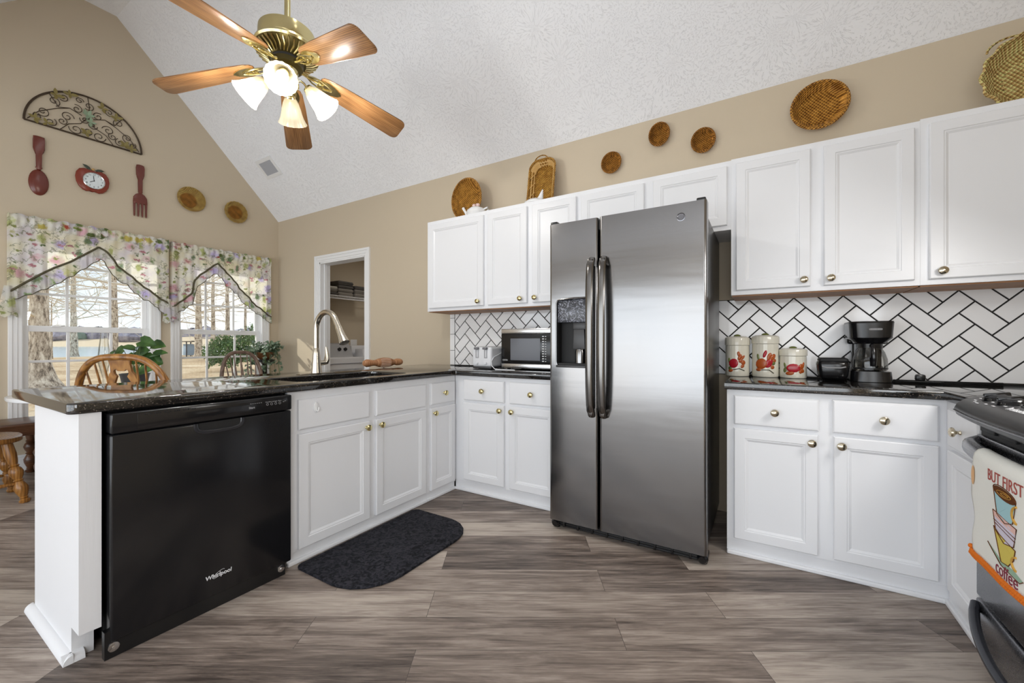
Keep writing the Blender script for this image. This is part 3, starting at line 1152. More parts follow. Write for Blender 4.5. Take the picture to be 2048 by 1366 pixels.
# ------------------------------------------------------------------ worktops
def rounded(pts, rad):
    """outline with some corners rounded: rad maps index -> radius"""
    out = []
    n = len(pts)
    for i, p in enumerate(pts):
        r = rad.get(i, 0)
        if not r:
            out.append(p)
            continue
        p = Vector(p); a = Vector(pts[i - 1]); b = Vector(pts[(i + 1) % n])
        da = (a - p).normalized(); db = (b - p).normalized()
        c = p + (da + db) * r
        s = p + da * r; e = p + db * r
        for k in range(7):
            w = k / 6
            q = (s - c).lerp(e - c, w).normalized() * r
            out.append((c + q)[:])
    return out

def slab(bm, outer, holes, z0, z1, bev=0.006):
    plate(bm, outer, holes, lambda u, v, d: (u, v, z1 - d), z1 - z0)
    bmesh.ops.recalc_face_normals(bm, faces=bm.faces)
    es = [e for e in bm.edges if len(e.link_faces) == 2 and abs(e.verts[0].co.z - e.verts[1].co.z) < 1e-6 and e.calc_face_angle() > 1.0]
    bmesh.ops.bevel(bm, geom=es, offset=bev, segments=3, affect='EDGES', profile=0.5)

bm = new_bm()
outer = rounded([(-2.857, 0.402), (-1.990, 0.402), (-1.990, 2.442), (-1.117, 2.442), (-1.117, BY - 0.011), (-2.857, BY - 0.011)], {0: 0.02, 1: 0.03, 2: 0.012})
SK = (-2.465, -2.085, 1.275, 2.06)
hole = rounded([(SK[0], SK[2]), (SK[1], SK[2]), (SK[1], SK[3]), (SK[0], SK[3])], {0: 0.06, 1: 0.06, 2: 0.06, 3: 0.06})
slab(bm, outer, [hole], 0.876, 0.914)
solo('countertop', bm, M_granite, 'polished black granite worktop of the peninsula with the sink cut into it', 'countertop', 'black granite worktops', ang=50)
bm = new_bm()
slab(bm, [(-0.172, 2.442), (0.657, 2.442), (0.657, 2.104), (RX - 0.002, 2.104), (RX - 0.002, BY - 0.011), (-0.172, BY - 0.011)], [], 0.876, 0.914)
solo('countertop', bm, M_granite, 'polished black granite worktop under the coffee maker and canisters', 'countertop', 'black granite worktops', ang=50)

# sink
bm = new_bm()
M_sink = mat('sink_steel', srgb(150, 150, 152), 0.3, 1.0)
def sink_ring(off, z, r):
    pts = rounded([(SK[0] - off, SK[2] - off), (SK[1] + off, SK[2] - off), (SK[1] + off, SK[3] + off), (SK[0] - off, SK[3] + off)], {0: r, 1: r, 2: r, 3: r})
    return [bm.verts.new((x, y, z)) for x, y in pts]
rings = [sink_ring(0.02, 0.8755, 0.07), sink_ring(-0.004, 0.8755, 0.06), sink_ring(-0.012, 0.70, 0.06), sink_ring(-0.04, 0.675, 0.05)]
for a, b in zip(rings, rings[1:]):
    for k in range(len(a)):
        bm.faces.new((a[k], a[(k + 1) % len(a)], b[(k + 1) % len(a)], b[k]))
bm.faces.new(rings[-1])
t = thing('sink', 'stainless undermount sink set into the peninsula worktop', 'sink', (-2.275, 1.667, 0.675))
obj('basin', bm, M_sink, t)
bm = new_bm()
add_lathe(bm, [(0.045, 0), (0.045, 0.004), (0.03, 0.002), (1e-6, 0.0015)], 20, Matrix.Translation((-2.275, 1.667, 0.676)))
obj('drain', bm, M_chrome, t)

# faucet
t = thing('faucet', 'tall brushed nickel pull down faucet arching over the sink', 'faucet', (-2.56, 1.675, 0.914))
FX, FY = -2.56, 1.675
bm = new_bm()
add_box(bm, FX - 0.028, FX + 0.028, FY - 0.125, FY + 0.125, 0.914, 0.921, 0.003)
obj('deck_plate', bm, M_nickel, t)
bm = new_bm()
add_lathe(bm, [(0.034, 0.921), (0.033, 0.93), (0.028, 0.98), (0.0235, 1.04), (0.019, 1.085), (0.0175, 1.09)], 24, Matrix.Translation((FX, FY, 0)))
obj('body', bm, M_nickel, t)
bm = new_bm()
pts = [Vector((FX, FY, 1.08)), Vector((FX, FY, 1.14)), Vector((FX, FY, 1.21))]
for k in range(1, 13):
    a = PI - k / 12 * PI * 0.86
    pts.append(Vector((FX + 0.110 + 0.110 * math.cos(a), FY, 1.215 + 0.110 * math.sin(a))))
pts.append(pts[-1] + (pts[-1] - pts[-2]).normalized() * 0.045)
add_tube(bm, pts, 0.0182, 16)
obj('spout', bm, M_nickel, t)
e = pts[-1]; d = (pts[-1] - pts[-2]).normalized()
bm = new_bm()
M = basis(e, d.cross(Vector((0, 1, 0))), (0, 1, 0), d)
add_lathe(bm, [(0.0185, -0.002), (0.0208, 0.0), (0.0205, 0.012), (0.0210, 0.03), (0.0235, 0.07), (0.031, 0.112), (0.032, 0.118), (0.028, 0.121), (1e-6, 0.119)], 24, M)
obj('spray_head', bm, M_nickel, t)
bm = new_bm()
add_tube(bm, [(FX, FY + 0.015, 0.985), (FX, FY + 0.060, 0.987)], 0.017, 16)
obj('handle_barrel', bm, M_nickel, t)
bm = new_bm()
add_tube(bm, [(FX, FY + 0.055, 0.985), (FX, FY + 0.070, 0.99), (FX, FY + 0.078, 1.01), (FX, FY + 0.079, 1.04), (FX, FY + 0.075, 1.07), (FX, FY + 0.070, 1.095)], [0.016, 0.019, 0.019, 0.015, 0.011, 0.007], 14)
obj('lever', bm, M_nickel, t)

# ------------------------------------------------------------------ refrigerator
t = thing('refrigerator', 'tall stainless side by side refrigerator standing between the wall cabinets', 'refrigerator', (-0.667, 2.65, 0))
bm = new_bm()
add_box(bm, -1.085, -0.245, 2.315, 3.05, 0.055, 1.788, 0.006)
obj('cabinet_body', bm, mat('fridge_side_grey', srgb(66, 64, 62), 0.32, 0.6), t)
FYD = 2.24
def door_prof(x0, x1, y0=FYD, th=0.068, r=0.016):
    # slight belly, rounded front corners
    pts = [(x0, y0 + th)]
    for k in range(6):
        a = PI + k / 5 * PI / 2
        pts.append((x0 + r + r * math.cos(a), y0 + r + r * math.sin(a)))
    for k in range(6):
        a = 1.5 * PI + k / 5 * PI / 2
        pts.append((x1 - r + r * math.cos(a), y0 + r + r * math.sin(a)))
    pts.append((x1, y0 + th))
    return pts
DL, DR, DB, DT = -1.050, -0.836, 0.990, 1.378
bm = new_bm()
pl = door_prof(-1.100, -0.7975)
add_prism(bm, pl, 0.06, DB)
add_prism(bm, pl, DT, 1.833)
add_prism(bm, [p for p in pl if p[0] < DL] + [(DL, FYD), (DL, FYD + 0.068)], DB, DT)
add_prism(bm, [(DR, FYD + 0.068), (DR, FYD)] + [p for p in pl if p[0] > DR], DB, DT)
bmesh.ops.remove_doubles(bm, verts=bm.verts, dist=1e-4)
fd = obj('freezer_door', bm, M_steel, t)
bm = new_bm()
add_prism(bm, door_prof(-0.788, -0.235), 0.06, 1.835)
rd = obj('refrigerator_door', bm, M_steel, t)
# badge: ring with a curled monogram
bm = new_bm()
c = Vector((-0.355, FYD, 1.764))
Mb = basis(c, (1, 0, 0), (0, 0, 1), (0, -1, 0))
add_lathe(bm, [(0.0215, 0.0), (0.0215, 0.002), (0.018, 0.0028), (0.0165, 0.0015), (1e-6, 0.0015)], 28, Mb)
text_bm(bm, 'GE', 0.017, Mb @ Matrix.Translation((0, 0.001, 0.0018)), 0.0004, shear=0.25)
add_tube(bm, [(0.0135 * math.cos(a / 16 * 2 * PI), 0.0135 * math.sin(a / 16 * 2 * PI), 0.0018) for a in range(16)], 0.0007, 5, True, Mb)
obj('badge', bm, M_steel_dark, rd)
for (door_o, hx) in ((fd, -0.826), (rd, -0.757)):
    bm = new_bm()
    pts, rr = [], []
    for k in range(25):
        s = k / 24
        z = 0.705 + s * 0.895
        out = 0.030 + 0.030 * (1 - (2 * s - 1) ** 4)
        if k in (0, 24):
            out = 0.012
        pts.append(Vector((hx, FYD - out, z)))
    add_tube(bm, pts, [0.020] + [0.0225] * 23 + [0.020], 14, flat=0.62)
    for z in (0.73, 1.575):
        add_box(bm, hx - 0.014, hx + 0.014, FYD - 0.045, FYD + 0.002, z - 0.018, z + 0.018, 0.004)
    obj('handle', bm, M_handle, door_o)
# water dispenser in the freezer door
bm = new_bm()
add_box(bm, DL + 0.001, DR - 0.001, FYD + 0.060, FYD + 0.066, DB + 0.001, DT - 0.001)
add_box(bm, DL + 0.0005, DL + 0.004, FYD + 0.004, FYD + 0.064, DB + 0.001, DT - 0.001)
add_box(bm, DR - 0.004, DR - 0.0005, FYD + 0.004, FYD + 0.064, DB + 0.001, DT - 0.001)
add_box(bm, DL + 0.001, DR - 0.001, FYD + 0.004, FYD + 0.064, DB + 0.001, DB + 0.012)
ds = obj('dispenser_recess', bm, M_black_matte, fd, smooth=False)
bm = new_bm()
add_box(bm, DL + 0.002, DR - 0.002, FYD + 0.006, FYD + 0.060, 1.242, DT - 0.002, 0.004)
M_film = mat('mottled_panel_film', srgb(60, 62, 68), 0.25)
_t = NT(M_film)
_v = _t.coord('Object', (26, 1, 26))
_n = _t.noise(_v, 1.1, 4, 0.7, 3.0)
_t.base(_t.ramp(_n.outputs['Fac'], [(0.0, srgb(48, 50, 55)), (0.54, srgb(58, 60, 66)), (0.57, srgb(186, 190, 206)), (0.61, srgb(70, 72, 80)), (0.66, srgb(180, 184, 198)), (0.70, srgb(60, 62, 68))]))  # pale blotches on dark grey, placed by noise
obj('control_panel', bm, M_film, ds)
bm = new_bm()
add_prism(bm, [(DL - 0.006, FYD + 0.0), (DL, FYD - 0.004), (DR, FYD - 0.004), (DR + 0.006, FYD)], DB - 0.014, DB, None, 0.002)
obj('drip_tray', bm, M_dark_grey, ds)
bm = new_bm()
add_tube(bm, [(DL + 0.002, FYD - 0.001, DB), (DL - 0.004, FYD - 0.002, DB + 0.02), (DL - 0.004, FYD - 0.002, DT - 0.02), (DL + 0.01, FYD - 0.002, DT), (-0.94, FYD - 0.003, DT + 0.006), (DR, FYD - 0.002, DT + 0.004)], 0.005, 8)
obj('dispenser_rim', bm, M_steel, ds)
bm = new_bm()
add_prism(bm, [(-0.955, 1.085), (-0.880, 1.085), (-0.885, 1.200), (-0.950, 1.200)], 0, 0.012, basis((0, FYD + 0.030, 0), (1, 0, 0), (0, 0, 1), (0, -1, 0)), 0.003)
add_box(bm, -0.955, -0.875, FYD + 0.02, FYD + 0.06, 1.2, 1.242, 0.003)
obj('paddle', bm, M_dark_grey, ds)
bm = new_bm()
add_lathe(bm, [(0.03, 1.004), (0.03, 1.07), (0.026, 1.085), (0.018, 1.09)], 18, Matrix.Translation((-0.915, FYD + 0.034, 0)))
obj('nozzle_guide', bm, M_steel, ds)
# base grille, feet, hinge caps
bm = new_bm()
add_box(bm, -1.085, -0.25, 2.285, 2.33, 0.012, 0.058)
for z in (0.02, 0.034, 0.048):
    add_box(bm, -1.06, -0.275, 2.278, 2.287, z - 0.003, z + 0.003, 0.001)
for k in range(9):
    x = -1.02 + k * 0.088
    add_box(bm, x - 0.006, x + 0.006, 2.272, 2.287, 0.014, 0.054, 0.001)
obj('base_grille', bm, M_black_plastic, t)
for x in (-1.075, -0.258):
    bm = new_bm()
    add_tube(bm, [(x, 2.36, 0.03), (x, 2.275, 0.030), (x, 2.262, 0.028)], [0.024, 0.027, 0.018], 14)
    add_lathe(bm, [(0.02, 0.0), (0.02, 0.02)], 12, Matrix.Translation((x, 2.30, 0)))
    obj('foot', bm, M_black_gloss, t)
for x in (-1.075, -0.262):
    bm = new_bm()
    add_box(bm, x - 0.022, x + 0.022, 2.25, 2.36, 1.834, 1.852, 0.006)
    obj('hinge_cap', bm, M_black_plastic, t)

# ------------------------------------------------------------------ dishwasher
DXF = -1.970
t = thing('dishwasher', 'black glossy dishwasher built into the end of the peninsula', 'dishwasher', (-2.0, 0.829, 0))
bm = new_bm()
add_box(bm, -2.56, -2.04, 0.512, 1.150, 0.02, 0.872)
obj('tub', bm, M_black_matte, t, smooth=False)
bm = new_bm()
add_box(bm, -2.04, DXF, 0.502, 1.158, 0.055, 0.792, 0.008, seg=3)
M_dw = mat('black_dishwasher_enamel', srgb(24, 24, 26), 0.17, spec=0.45)
dd = obj('door', bm, M_dw, t)
bm = new_bm()
add_box(bm, -2.04, DXF + 0.004, 0.502, 1.158, 0.795, 0.868, 0.007, seg=3)
cp = obj('control_panel', bm, M_dw, t)
bm = new_bm()
add_box(bm, DXF + 0.003, DXF + 0.0055, 0.575, 1.135, 0.801, 0.860, 0.001)
obj('panel_inlay', bm, mat('dark_inlay', srgb(27, 26, 27), 0.12), cp)
bm = new_bm()
Mt = lambda y, z: basis((DXF + 0.0058, y, z), (0, 1, 0), (0, 0, 1), (1, 0, 0))
for k in range(4):
    y = 1.040 + k * 0.019
    text_bm(bm, ('Heavy', 'Normal', 'Light', 'Rinse')[k], 0.0075, Mt(y, 0.846), 0.0002)
    add_lathe(bm, [(0.0055, 0), (0.0055, 0.0004), (0.0042, 0.0004), (0.0042, 0)], 14, Mt(y, 0.835), False)
for k in range(6):
    add_box(bm, DXF + 0.0055, DXF + 0.0061, 0.965 + k * 0.009, 0.970 + k * 0.009, 0.845, 0.847)
text_bm(bm, 'Start', 0.013, Mt(0.972, 0.828), 0.0002, bold=0.0004)
for k in range(2):
    add_box(bm, DXF + 0.0055, DXF + 0.0061, 1.112 + k * 0.008, 1.118 + k * 0.008, 0.838 + k * 0.003, 0.840 + k * 0.003)
obj('markings', bm, M_grey_text, cp, smooth=False)
bm = new_bm()
for k in range(22):
    y = 0.595 + k * 0.0075
    if k % 4 != 3:
        add_box(bm, DXF + 0.0052, DXF + 0.0064, y, y + 0.0045, 0.852, 0.857)
obj('vent_slots', bm, M_black_matte, cp, smooth=False)
bm = new_bm()
Mh = basis((DXF, 0.848, 0.790), (0, 1, 0), (0, 0, 1), (1, 0, 0))
def pocket(w, h, n=22):
    return [(w * math.copysign(abs(math.cos(a)) ** 0.45, math.cos(a)), -h * abs(math.sin(a)) ** 0.6) for a in [PI * k / n for k in range(n + 1)]]
add_tube(bm, [(x, y, 0.001) for x, y in pocket(0.088, 0.040)], 0.009, 8, M=Mh, flat=0.6)
obj('handle_lip', bm, mat('glossy_charcoal', srgb(44, 44, 47), 0.12), dd)
bm = new_bm()
add_prism(bm, pocket(0.080, 0.034), 0.0, 0.0015, Mh)
obj('handle_pocket', bm, M_black_matte, dd, smooth=False)
bm = new_bm()
Ml = basis((DXF + 0.0003, 0.842, 0.139), (0, 1, 0), (0, 0, 1), (1, 0, 0))
text_bm(bm, 'Whirlpool', 0.0235, Ml, 0.0005, bold=0.0004, shear=0.1)
add_tube(bm, [(0.024 * math.cos(a) * 0.9, 0.003 + 0.009 * math.sin(a) + 0.010 * math.cos(a), 0.0006) for a in [k / 18 * 2 * PI for k in range(15)]], 0.0006, 5, M=Ml)
obj('lettering', bm, M_white_text, dd, smooth=False)
bm = new_bm()
add_box(bm, -2.0, DXF - 0.004, 0.488, 1.128, 0.001, 0.098)
tp = obj('toe_panel', bm, M_black_plastic, t, smooth=False)
for y in (0.512, 1.108):
    bm = new_bm()
    add_lathe(bm, [(0.016, 0), (0.016, 0.003), (0.012, 0.004), (1e-6, 0.004)], 20, basis((DXF - 0.004, y, 0.038), (0, 1, 0), (0, 0, 1), (1, 0, 0)))
    add_lathe(bm, [(0.005, 0.004), (0.005, 0.006), (1e-6, 0.006)], 6, basis((DXF - 0.004, y, 0.038), (0, 1, 0), (0, 0, 1), (1, 0, 0)))
    obj('screw', bm, M_chrome, tp)

# ------------------------------------------------------------------ range
GX, G0, G1 = 0.645, 1.333, 2.095
t = thing('range', 'grey steel slide in range with black knobs at the end of the worktop', 'range', (0.97, 1.68, 0))
bm = new_bm()
add_box(bm, GX + 0.05, RX - 0.01, G0 + 0.002, G1 - 0.002, 0.03, 0.912)
for x in (0.72, 1.2):
    for y in (G0 + 0.05, G1 - 0.05):
        add_box(bm, x - 0.02, x + 0.02, y - 0.02, y + 0.02, 0, 0.03)
obj('body', bm, M_steel_dark, t, smooth=False)
bm = new_bm()
add_box(bm, 0.80, RX - 0.01, G0 - 0.02, 2.102, 0.9145, 0.934, 0.004)
obj('cooktop', bm, M_black_gloss, t)
# bowed control panel
PROF = [(0.800, 0.934), (0.700, 0.933), (0.650, 0.930), (0.618, 0.920), (0.600, 0.904), (0.592, 0.886), (0.598, 0.864), (0.628, 0.846), (0.80, 0.846)]
bm = new_bm()
Y0, Y1 = G0 - 0.04, 2.102
def panel(u, v):
    y = Y0 + (Y1 - Y0) * u
    f = v * (len(PROF) - 1)
    i = min(int(f), len(PROF) - 2)
    w = f - i
    x = PROF[i][0] * (1 - w) + PROF[i + 1][0] * w
    z = PROF[i][1] * (1 - w) + PROF[i + 1][1] * w
    bow = max(0.0, 1 - ((y - (Y0 + Y1) / 2) / ((Y1 - Y0) / 2)) ** 2)
    k = max(0.0, min(1.0, (0.80 - x) / 0.2))
    return Vector((x - 0.028 * bow * k, y, z))
g = add_grid(bm, 20, 16, panel)
for col in (g[0], g[-1]):
    bm.faces.new(col)
M_panel = mat('charcoal_panel', srgb(56, 56, 57), 0.38, 0.2)
cp = obj('control_panel', bm, M_panel, t, ang=50)
bm = new_bm()
add_tube(bm, [panel(k / 30, 0.66) + Vector((-0.001, 0, 0)) for k in range(31)], 0.0032, 6)
obj('lip_trim', bm, M_steel_dark, cp)
def on_panel(x, y):
    """height of the panel top at x, y"""
    bow = max(0.0, 1 - ((y - (Y0 + Y1) / 2) / ((Y1 - Y0) / 2)) ** 2)
    best = None
    for k in range(200):
        p = panel((y - Y0) / (Y1 - Y0), k / 199 * 0.62)
        if best is None or abs(p.x - x) < abs(best.x - x):
            best = p
    return best.z
for kx, ky in ((0.662, 1.985), (0.655, 1.872), (0.655, 1.45), (0.662, 1.34)):
    z = on_panel(kx, ky) - 0.001
    bm = new_bm()
    Mk = Matrix.Translation((kx, ky, z)) @ Euler((0, R_(-8), 0)).to_matrix().to_4x4()
    add_lathe(bm, [(0.036, 0), (0.037, 0.003), (0.035, 0.006), (0.033, 0.012), (0.028, 0.017), (0.018, 0.020), (1e-6, 0.021)], 24, Mk)
    add_box(bm, -0.031, 0.031, -0.007, 0.007, 0.010, 0.026, 0.004, Mk)
    obj('knob', bm, M_black_gloss, cp)
bm = new_bm()
for x, y in ((0.640, 2.040), (0.622, 2.025), (0.612, 1.995), (0.606, 1.96), (0.632, 1.93), (0.612, 1.915), (0.625, 1.83), (0.665, 1.82), (0.685, 1.83), (0.610, 1.86)):
    z = on_panel(x, y) + 0.0006
    add_box(bm, x - 0.003, x + 0.003, y - 0.006, y + 0.006, z - 0.0006, z + 0.0004)
z = on_panel(0.618, 1.74)
text_bm(bm, 'Professional', 0.022, basis((0.616, 1.735, z + 0.001), (0, -1, 0), (1, 0, 0.45)), 0.0004, shear=0.3)
obj('markings', bm, M_white_text, cp, smooth=False)
bm = new_bm()
zz = on_panel(0.70, 1.66) + 0.0012
add_prism(bm, [(0.645, 1.80), (0.645, 1.52), (0.765, 1.52), (0.765, 1.74)], zz - 0.004, zz, None, 0.001)
for k in range(3):
    add_box(bm, 0.66 + 0.032 * k, 0.682 + 0.032 * k, 1.56, 1.60, zz, zz + 0.0015, 0.0006)
    add_box(bm, 0.66 + 0.032 * k, 0.682 + 0.032 * k, 1.62, 1.66, zz, zz + 0.0015, 0.0006)
obj('keypad', bm, M_black_gloss, cp, smooth=False)
bm = new_bm()
add_box(bm, GX + 0.012, GX + 0.06, G0 + 0.01, G1 - 0.004, 0.800, 0.846)
for k in range(5):
    add_box(bm, GX + 0.004, GX + 0.014, G1 - 0.12 - k * 0.135, G1 - 0.02 - k * 0.135, 0.815, 0.832, 0.002)
obj('vent_strip', bm, M_black_matte, t, smooth=False)
bm = new_bm()
add_box(bm, GX, GX + 0.048, G0, G1, 0.235, 0.800, 0.006)
od = obj('oven_door', bm, M_steel_dark, t)
bm = new_bm()
pts = [Vector((GX + 0.004, G1 - 0.012, 0.770))]
for k in range(21):
    s = k / 20
    y = G1 - 0.03 - s * (G1 - G0 - 0.06)
    pts.append(Vector((GX - 0.022 - 0.034 * math.sin(PI * s) ** 0.7, y, 0.762)))
pts.append(Vector((GX + 0.004, G0 + 0.012, 0.770)))
add_tube(bm, pts, [0.020] + [0.022] * 21 + [0.020], 14, flat=1.0)
for v in bm.verts:
    v.co.z = 0.762 + (v.co.z - 0.762) * 1.25
obj('door_handle', bm, M_steel_dark, od)
bm = new_bm()
add_box(bm, GX - 0.002, GX + 0.048, G0, G1, 0.035, 0.226, 0.008)
dr = obj('drawer', bm, M_steel_dark, t)
bm = new_bm()
pts = []
for k in range(23):
    s = k / 22
    y = G1 - 0.012 - s * (G1 - G0 - 0.024)
    pts.append(Vector((GX - 0.004 - 0.062 * math.sin(PI * s) ** 0.75, y, 0.205 - 0.05 * math.sin(PI * s) ** 0.6)))
add_tube(bm, pts, 0.014, 12)
for v in bm.verts:
    pass
obj('drawer_handle', bm, mat('dark_handle', srgb(58, 60, 66), 0.25, 0.6), dr)

# ------------------------------------------------------------------ floor mat
M_mat = mat('charcoal_mat', srgb(36, 36, 41), 0.9, spec=0.1)
_t = NT(M_mat)
_v = _t.coord('Object', (1, 1, 1))
_w = _t.noise(_v, 34, 3, 0.6, 1.5)
_t.base(_t.ramp(_w.outputs['Fac'], [(0.4, srgb(28, 28, 32)), (0.6, srgb(54, 54, 60))]))
_t.bump(_w.outputs['Fac'], 0.9, 0.01)
bm = new_bm()
add_prism(bm, rounded([(-1.985, 1.185), (-1.475, 1.185), (-1.475, 2.015), (-1.985, 2.015)], {0: 0.03, 1: 0.22, 2: 0.20, 3: 0.03}), 0.001, 0.013, None, 0.004)
solo('floor_mat', bm, M_mat, 'charcoal kitchen mat with rounded outer corners on the floor before the sink cabinet', 'mat')

# ------------------------------------------------------------------ microwave
t = thing('microwave', 'stainless and black countertop microwave beside the refrigerator', 'microwave', (-1.50, 2.89, 0.914))
x0, x1, y0, y1, z0, z1 = -1.765, -1.285, 2.735, 3.05, 0.926, 1.232
bm = new_bm()
add_box(bm, x0, x1, y0 + 0.02, y1, z0, z1, 0.004)
obj('housing', bm, M_black_plastic, t)
bm = new_bm()
for x in (x0 + 0.04, x1 - 0.04):
    for y in (y0 + 0.05, y1 - 0.04):
        add_lathe(bm, [(0.014, 0.9145), (0.014, 0.928)], 12, Matrix.Translation((x, y, 0)))
obj('foot', bm, M_rubber, t)
bm = new_bm()
add_box(bm, x0, x1, y0, y0 + 0.022, z0 + 0.036, z1 - 0.038, 0.003)
dmw = obj('door', bm, M_black_gloss, t)
bm = new_bm()
add_box(bm, x0, x1, y0 - 0.002, y0 + 0.022, z1 - 0.038, z1, 0.004)
add_box(bm, x0, x1, y0 - 0.002, y0 + 0.022, z0, z0 + 0.036, 0.004)
obj('steel_trim', bm, M_steel_light, t)
bm = new_bm()
add_box(bm, x0 + 0.085, x0 + 0.345, y0 - 0.0012, y0 + 0.002, z0 + 0.062, z1 - 0.075, 0.0008)
obj('window_screen', bm, mat('smoked_screen', srgb(84, 85, 92), 0.18), dmw, smooth=False)
bm = new_bm()
for k in range(11):
    add_box(bm, x0 + 0.362, x0 + 0.378, y0 - 0.0012, y0 + 0.002, z1 - 0.065 - k * 0.0185, z1 - 0.058 - k * 0.0185)
    add_box(bm, x0 + 0.386, x0 + 0.396, y0 - 0.0012, y0 + 0.002, z1 - 0.065 - k * 0.0185, z1 - 0.060 - k * 0.0185)
text_bm(bm, 'OSTER', 0.016, basis((x0 + 0.036, y0 - 0.0006, z0 + 0.062), (1, 0, 0), (0, 0, 1), (0, -1, 0)), 0.0003)
obj('markings', bm, M_white_text, dmw, smooth=False)

# ------------------------------------------------------------------ toaster with its cord
t = thing('toaster', 'white four slice toaster beside the microwave', 'toaster', (-1.905, 2.78, 0.914))
x0, x1, y0, y1 = -2.005, -1.815, 2.665, 2.90
M_toast = mat('white_toaster_plastic', srgb(225, 226, 229), 0.3)
bm = new_bm()
add_box(bm, x0, x1, y0, y1, 0.932, 1.092, 0.022, seg=4)
b = obj('shell', bm, M_toast, t)
bm = new_bm()
add_box(bm, x0 + 0.006, x1 - 0.006, y0 + 0.006, y1 - 0.006, 0.918, 0.934, 0.004)
obj('base', bm, M_dark_grey, t)
for k in (0, 1):
    xc = x0 + 0.055 + 0.083 * k
    bm = new_bm()
    add_box(bm, xc - 0.017, xc + 0.017, y0 - 0.0015, y0 + 0.01, 1.000, 1.086, 0.004)
    g = obj('lever_slot', bm, mat('slot_grey', srgb(168, 168, 172), 0.4), b)
    bm = new_bm()
    add_box(bm, xc - 0.019, xc + 0.019, y0 - 0.022, y0 + 0.004, 1.070, 1.088, 0.004)
    obj('lever', bm, mat('lever_grey', srgb(112, 112, 116), 0.4), g)
    bm = new_bm()
    add_box(bm, xc - 0.004, xc + 0.007, y0 - 0.004, y0 + 0.004, 1.008, 1.068, 0.002)
    obj('lever_stem', bm, M_toast, g)
    bm = new_bm()
    add_lathe(bm, [(0.013, 0), (0.012, 0.009), (0.009, 0.012), (1e-6, 0.012)], 18, basis((xc, y0, 0.962), (1, 0, 0), (0, 0, 1), (0, -1, 0)))
    obj('dial', bm, M_toast, b)
    bm = new_bm()
    add_box(bm, xc - 0.030, xc - 0.006, y0 + 0.035, y1 - 0.035, 1.088, 1.0935)
    add_box(bm, xc + 0.006, xc + 0.030, y0 + 0.035, y1 - 0.035, 1.088, 1.0935)
    obj('bread_slots', bm, M_dark_grey, b, smooth=False)
bm = new_bm()
add_tube(bm, [(-1.80, 2.92, 1.06), (-1.80, 2.80, 1.045), (-1.812, 2.70, 1.01), (-1.810, 2.66, 0.975), (-1.795, 2.645, 0.945), (-1.765, 2.64, 0.922), (-1.72, 2.65, 0.918), (-1.66, 2.66, 0.9175), (-1.60, 2.655, 0.9175), (-1.585, 2.64, 0.9175), (-1.61, 2.625, 0.9175), (-1.68, 2.62, 0.9175), (-1.74, 2.61, 0.9175)], 0.0032, 7)
obj('cord', bm, M_toast, t)

# ------------------------------------------------------------------ wooden scoop on the bar top
t = thing('wooden_scoop', 'carved brown wooden scoop lying at the dining side edge of the granite', 'scoop', (-2.75, 2.42, 0.914))
Ms = basis((-2.755, 2.42, 0.9560), (0.10, 1, 0), (-1, 0.10, 0))
M_scoop = wood('scoop_wood', srgb(128, 82, 48), srgb(168, 116, 76), srgb(196, 150, 112), 2, 0.45)
bm = new_bm()
add_lathe(bm, [(1e-6, -0.195), (0.020, -0.190), (0.032, -0.165), (0.030, -0.135), (0.024, -0.105), (0.025, -0.080)], 18, Ms @ Matrix.Rotation(R_(90), 4, 'Y'))
obj('handle', bm, M_scoop, t)
bm = new_bm()
add_lathe(bm, [(0.024, -0.085), (0.036, -0.05), (0.042, 0.0), (0.039, 0.05), (0.029, 0.09), (0.022, 0.105), (0.030, 0.13), (0.029, 0.165), (0.022, 0.185), (1e-6, 0.186)], 20, Ms @ Matrix.Rotation(R_(90), 4, 'Y'))
obj('bowl', bm, M_scoop, t)
bm = new_bm()
for k in range(7):
    a = R_(-60 + k * 18)
    add_tube(bm, [Ms @ Vector((x, -0.0425 * math.cos(a) * w, 0.0425 * math.sin(a) * w + 0.0)) for x, w in ((-0.045, 0.9), (-0.02, 1.0), (0.015, 1.0), (0.05, 0.93))], 0.003, 5)
obj('carving', bm, mat('pale_carving', srgb(210, 178, 156), 0.6), t)

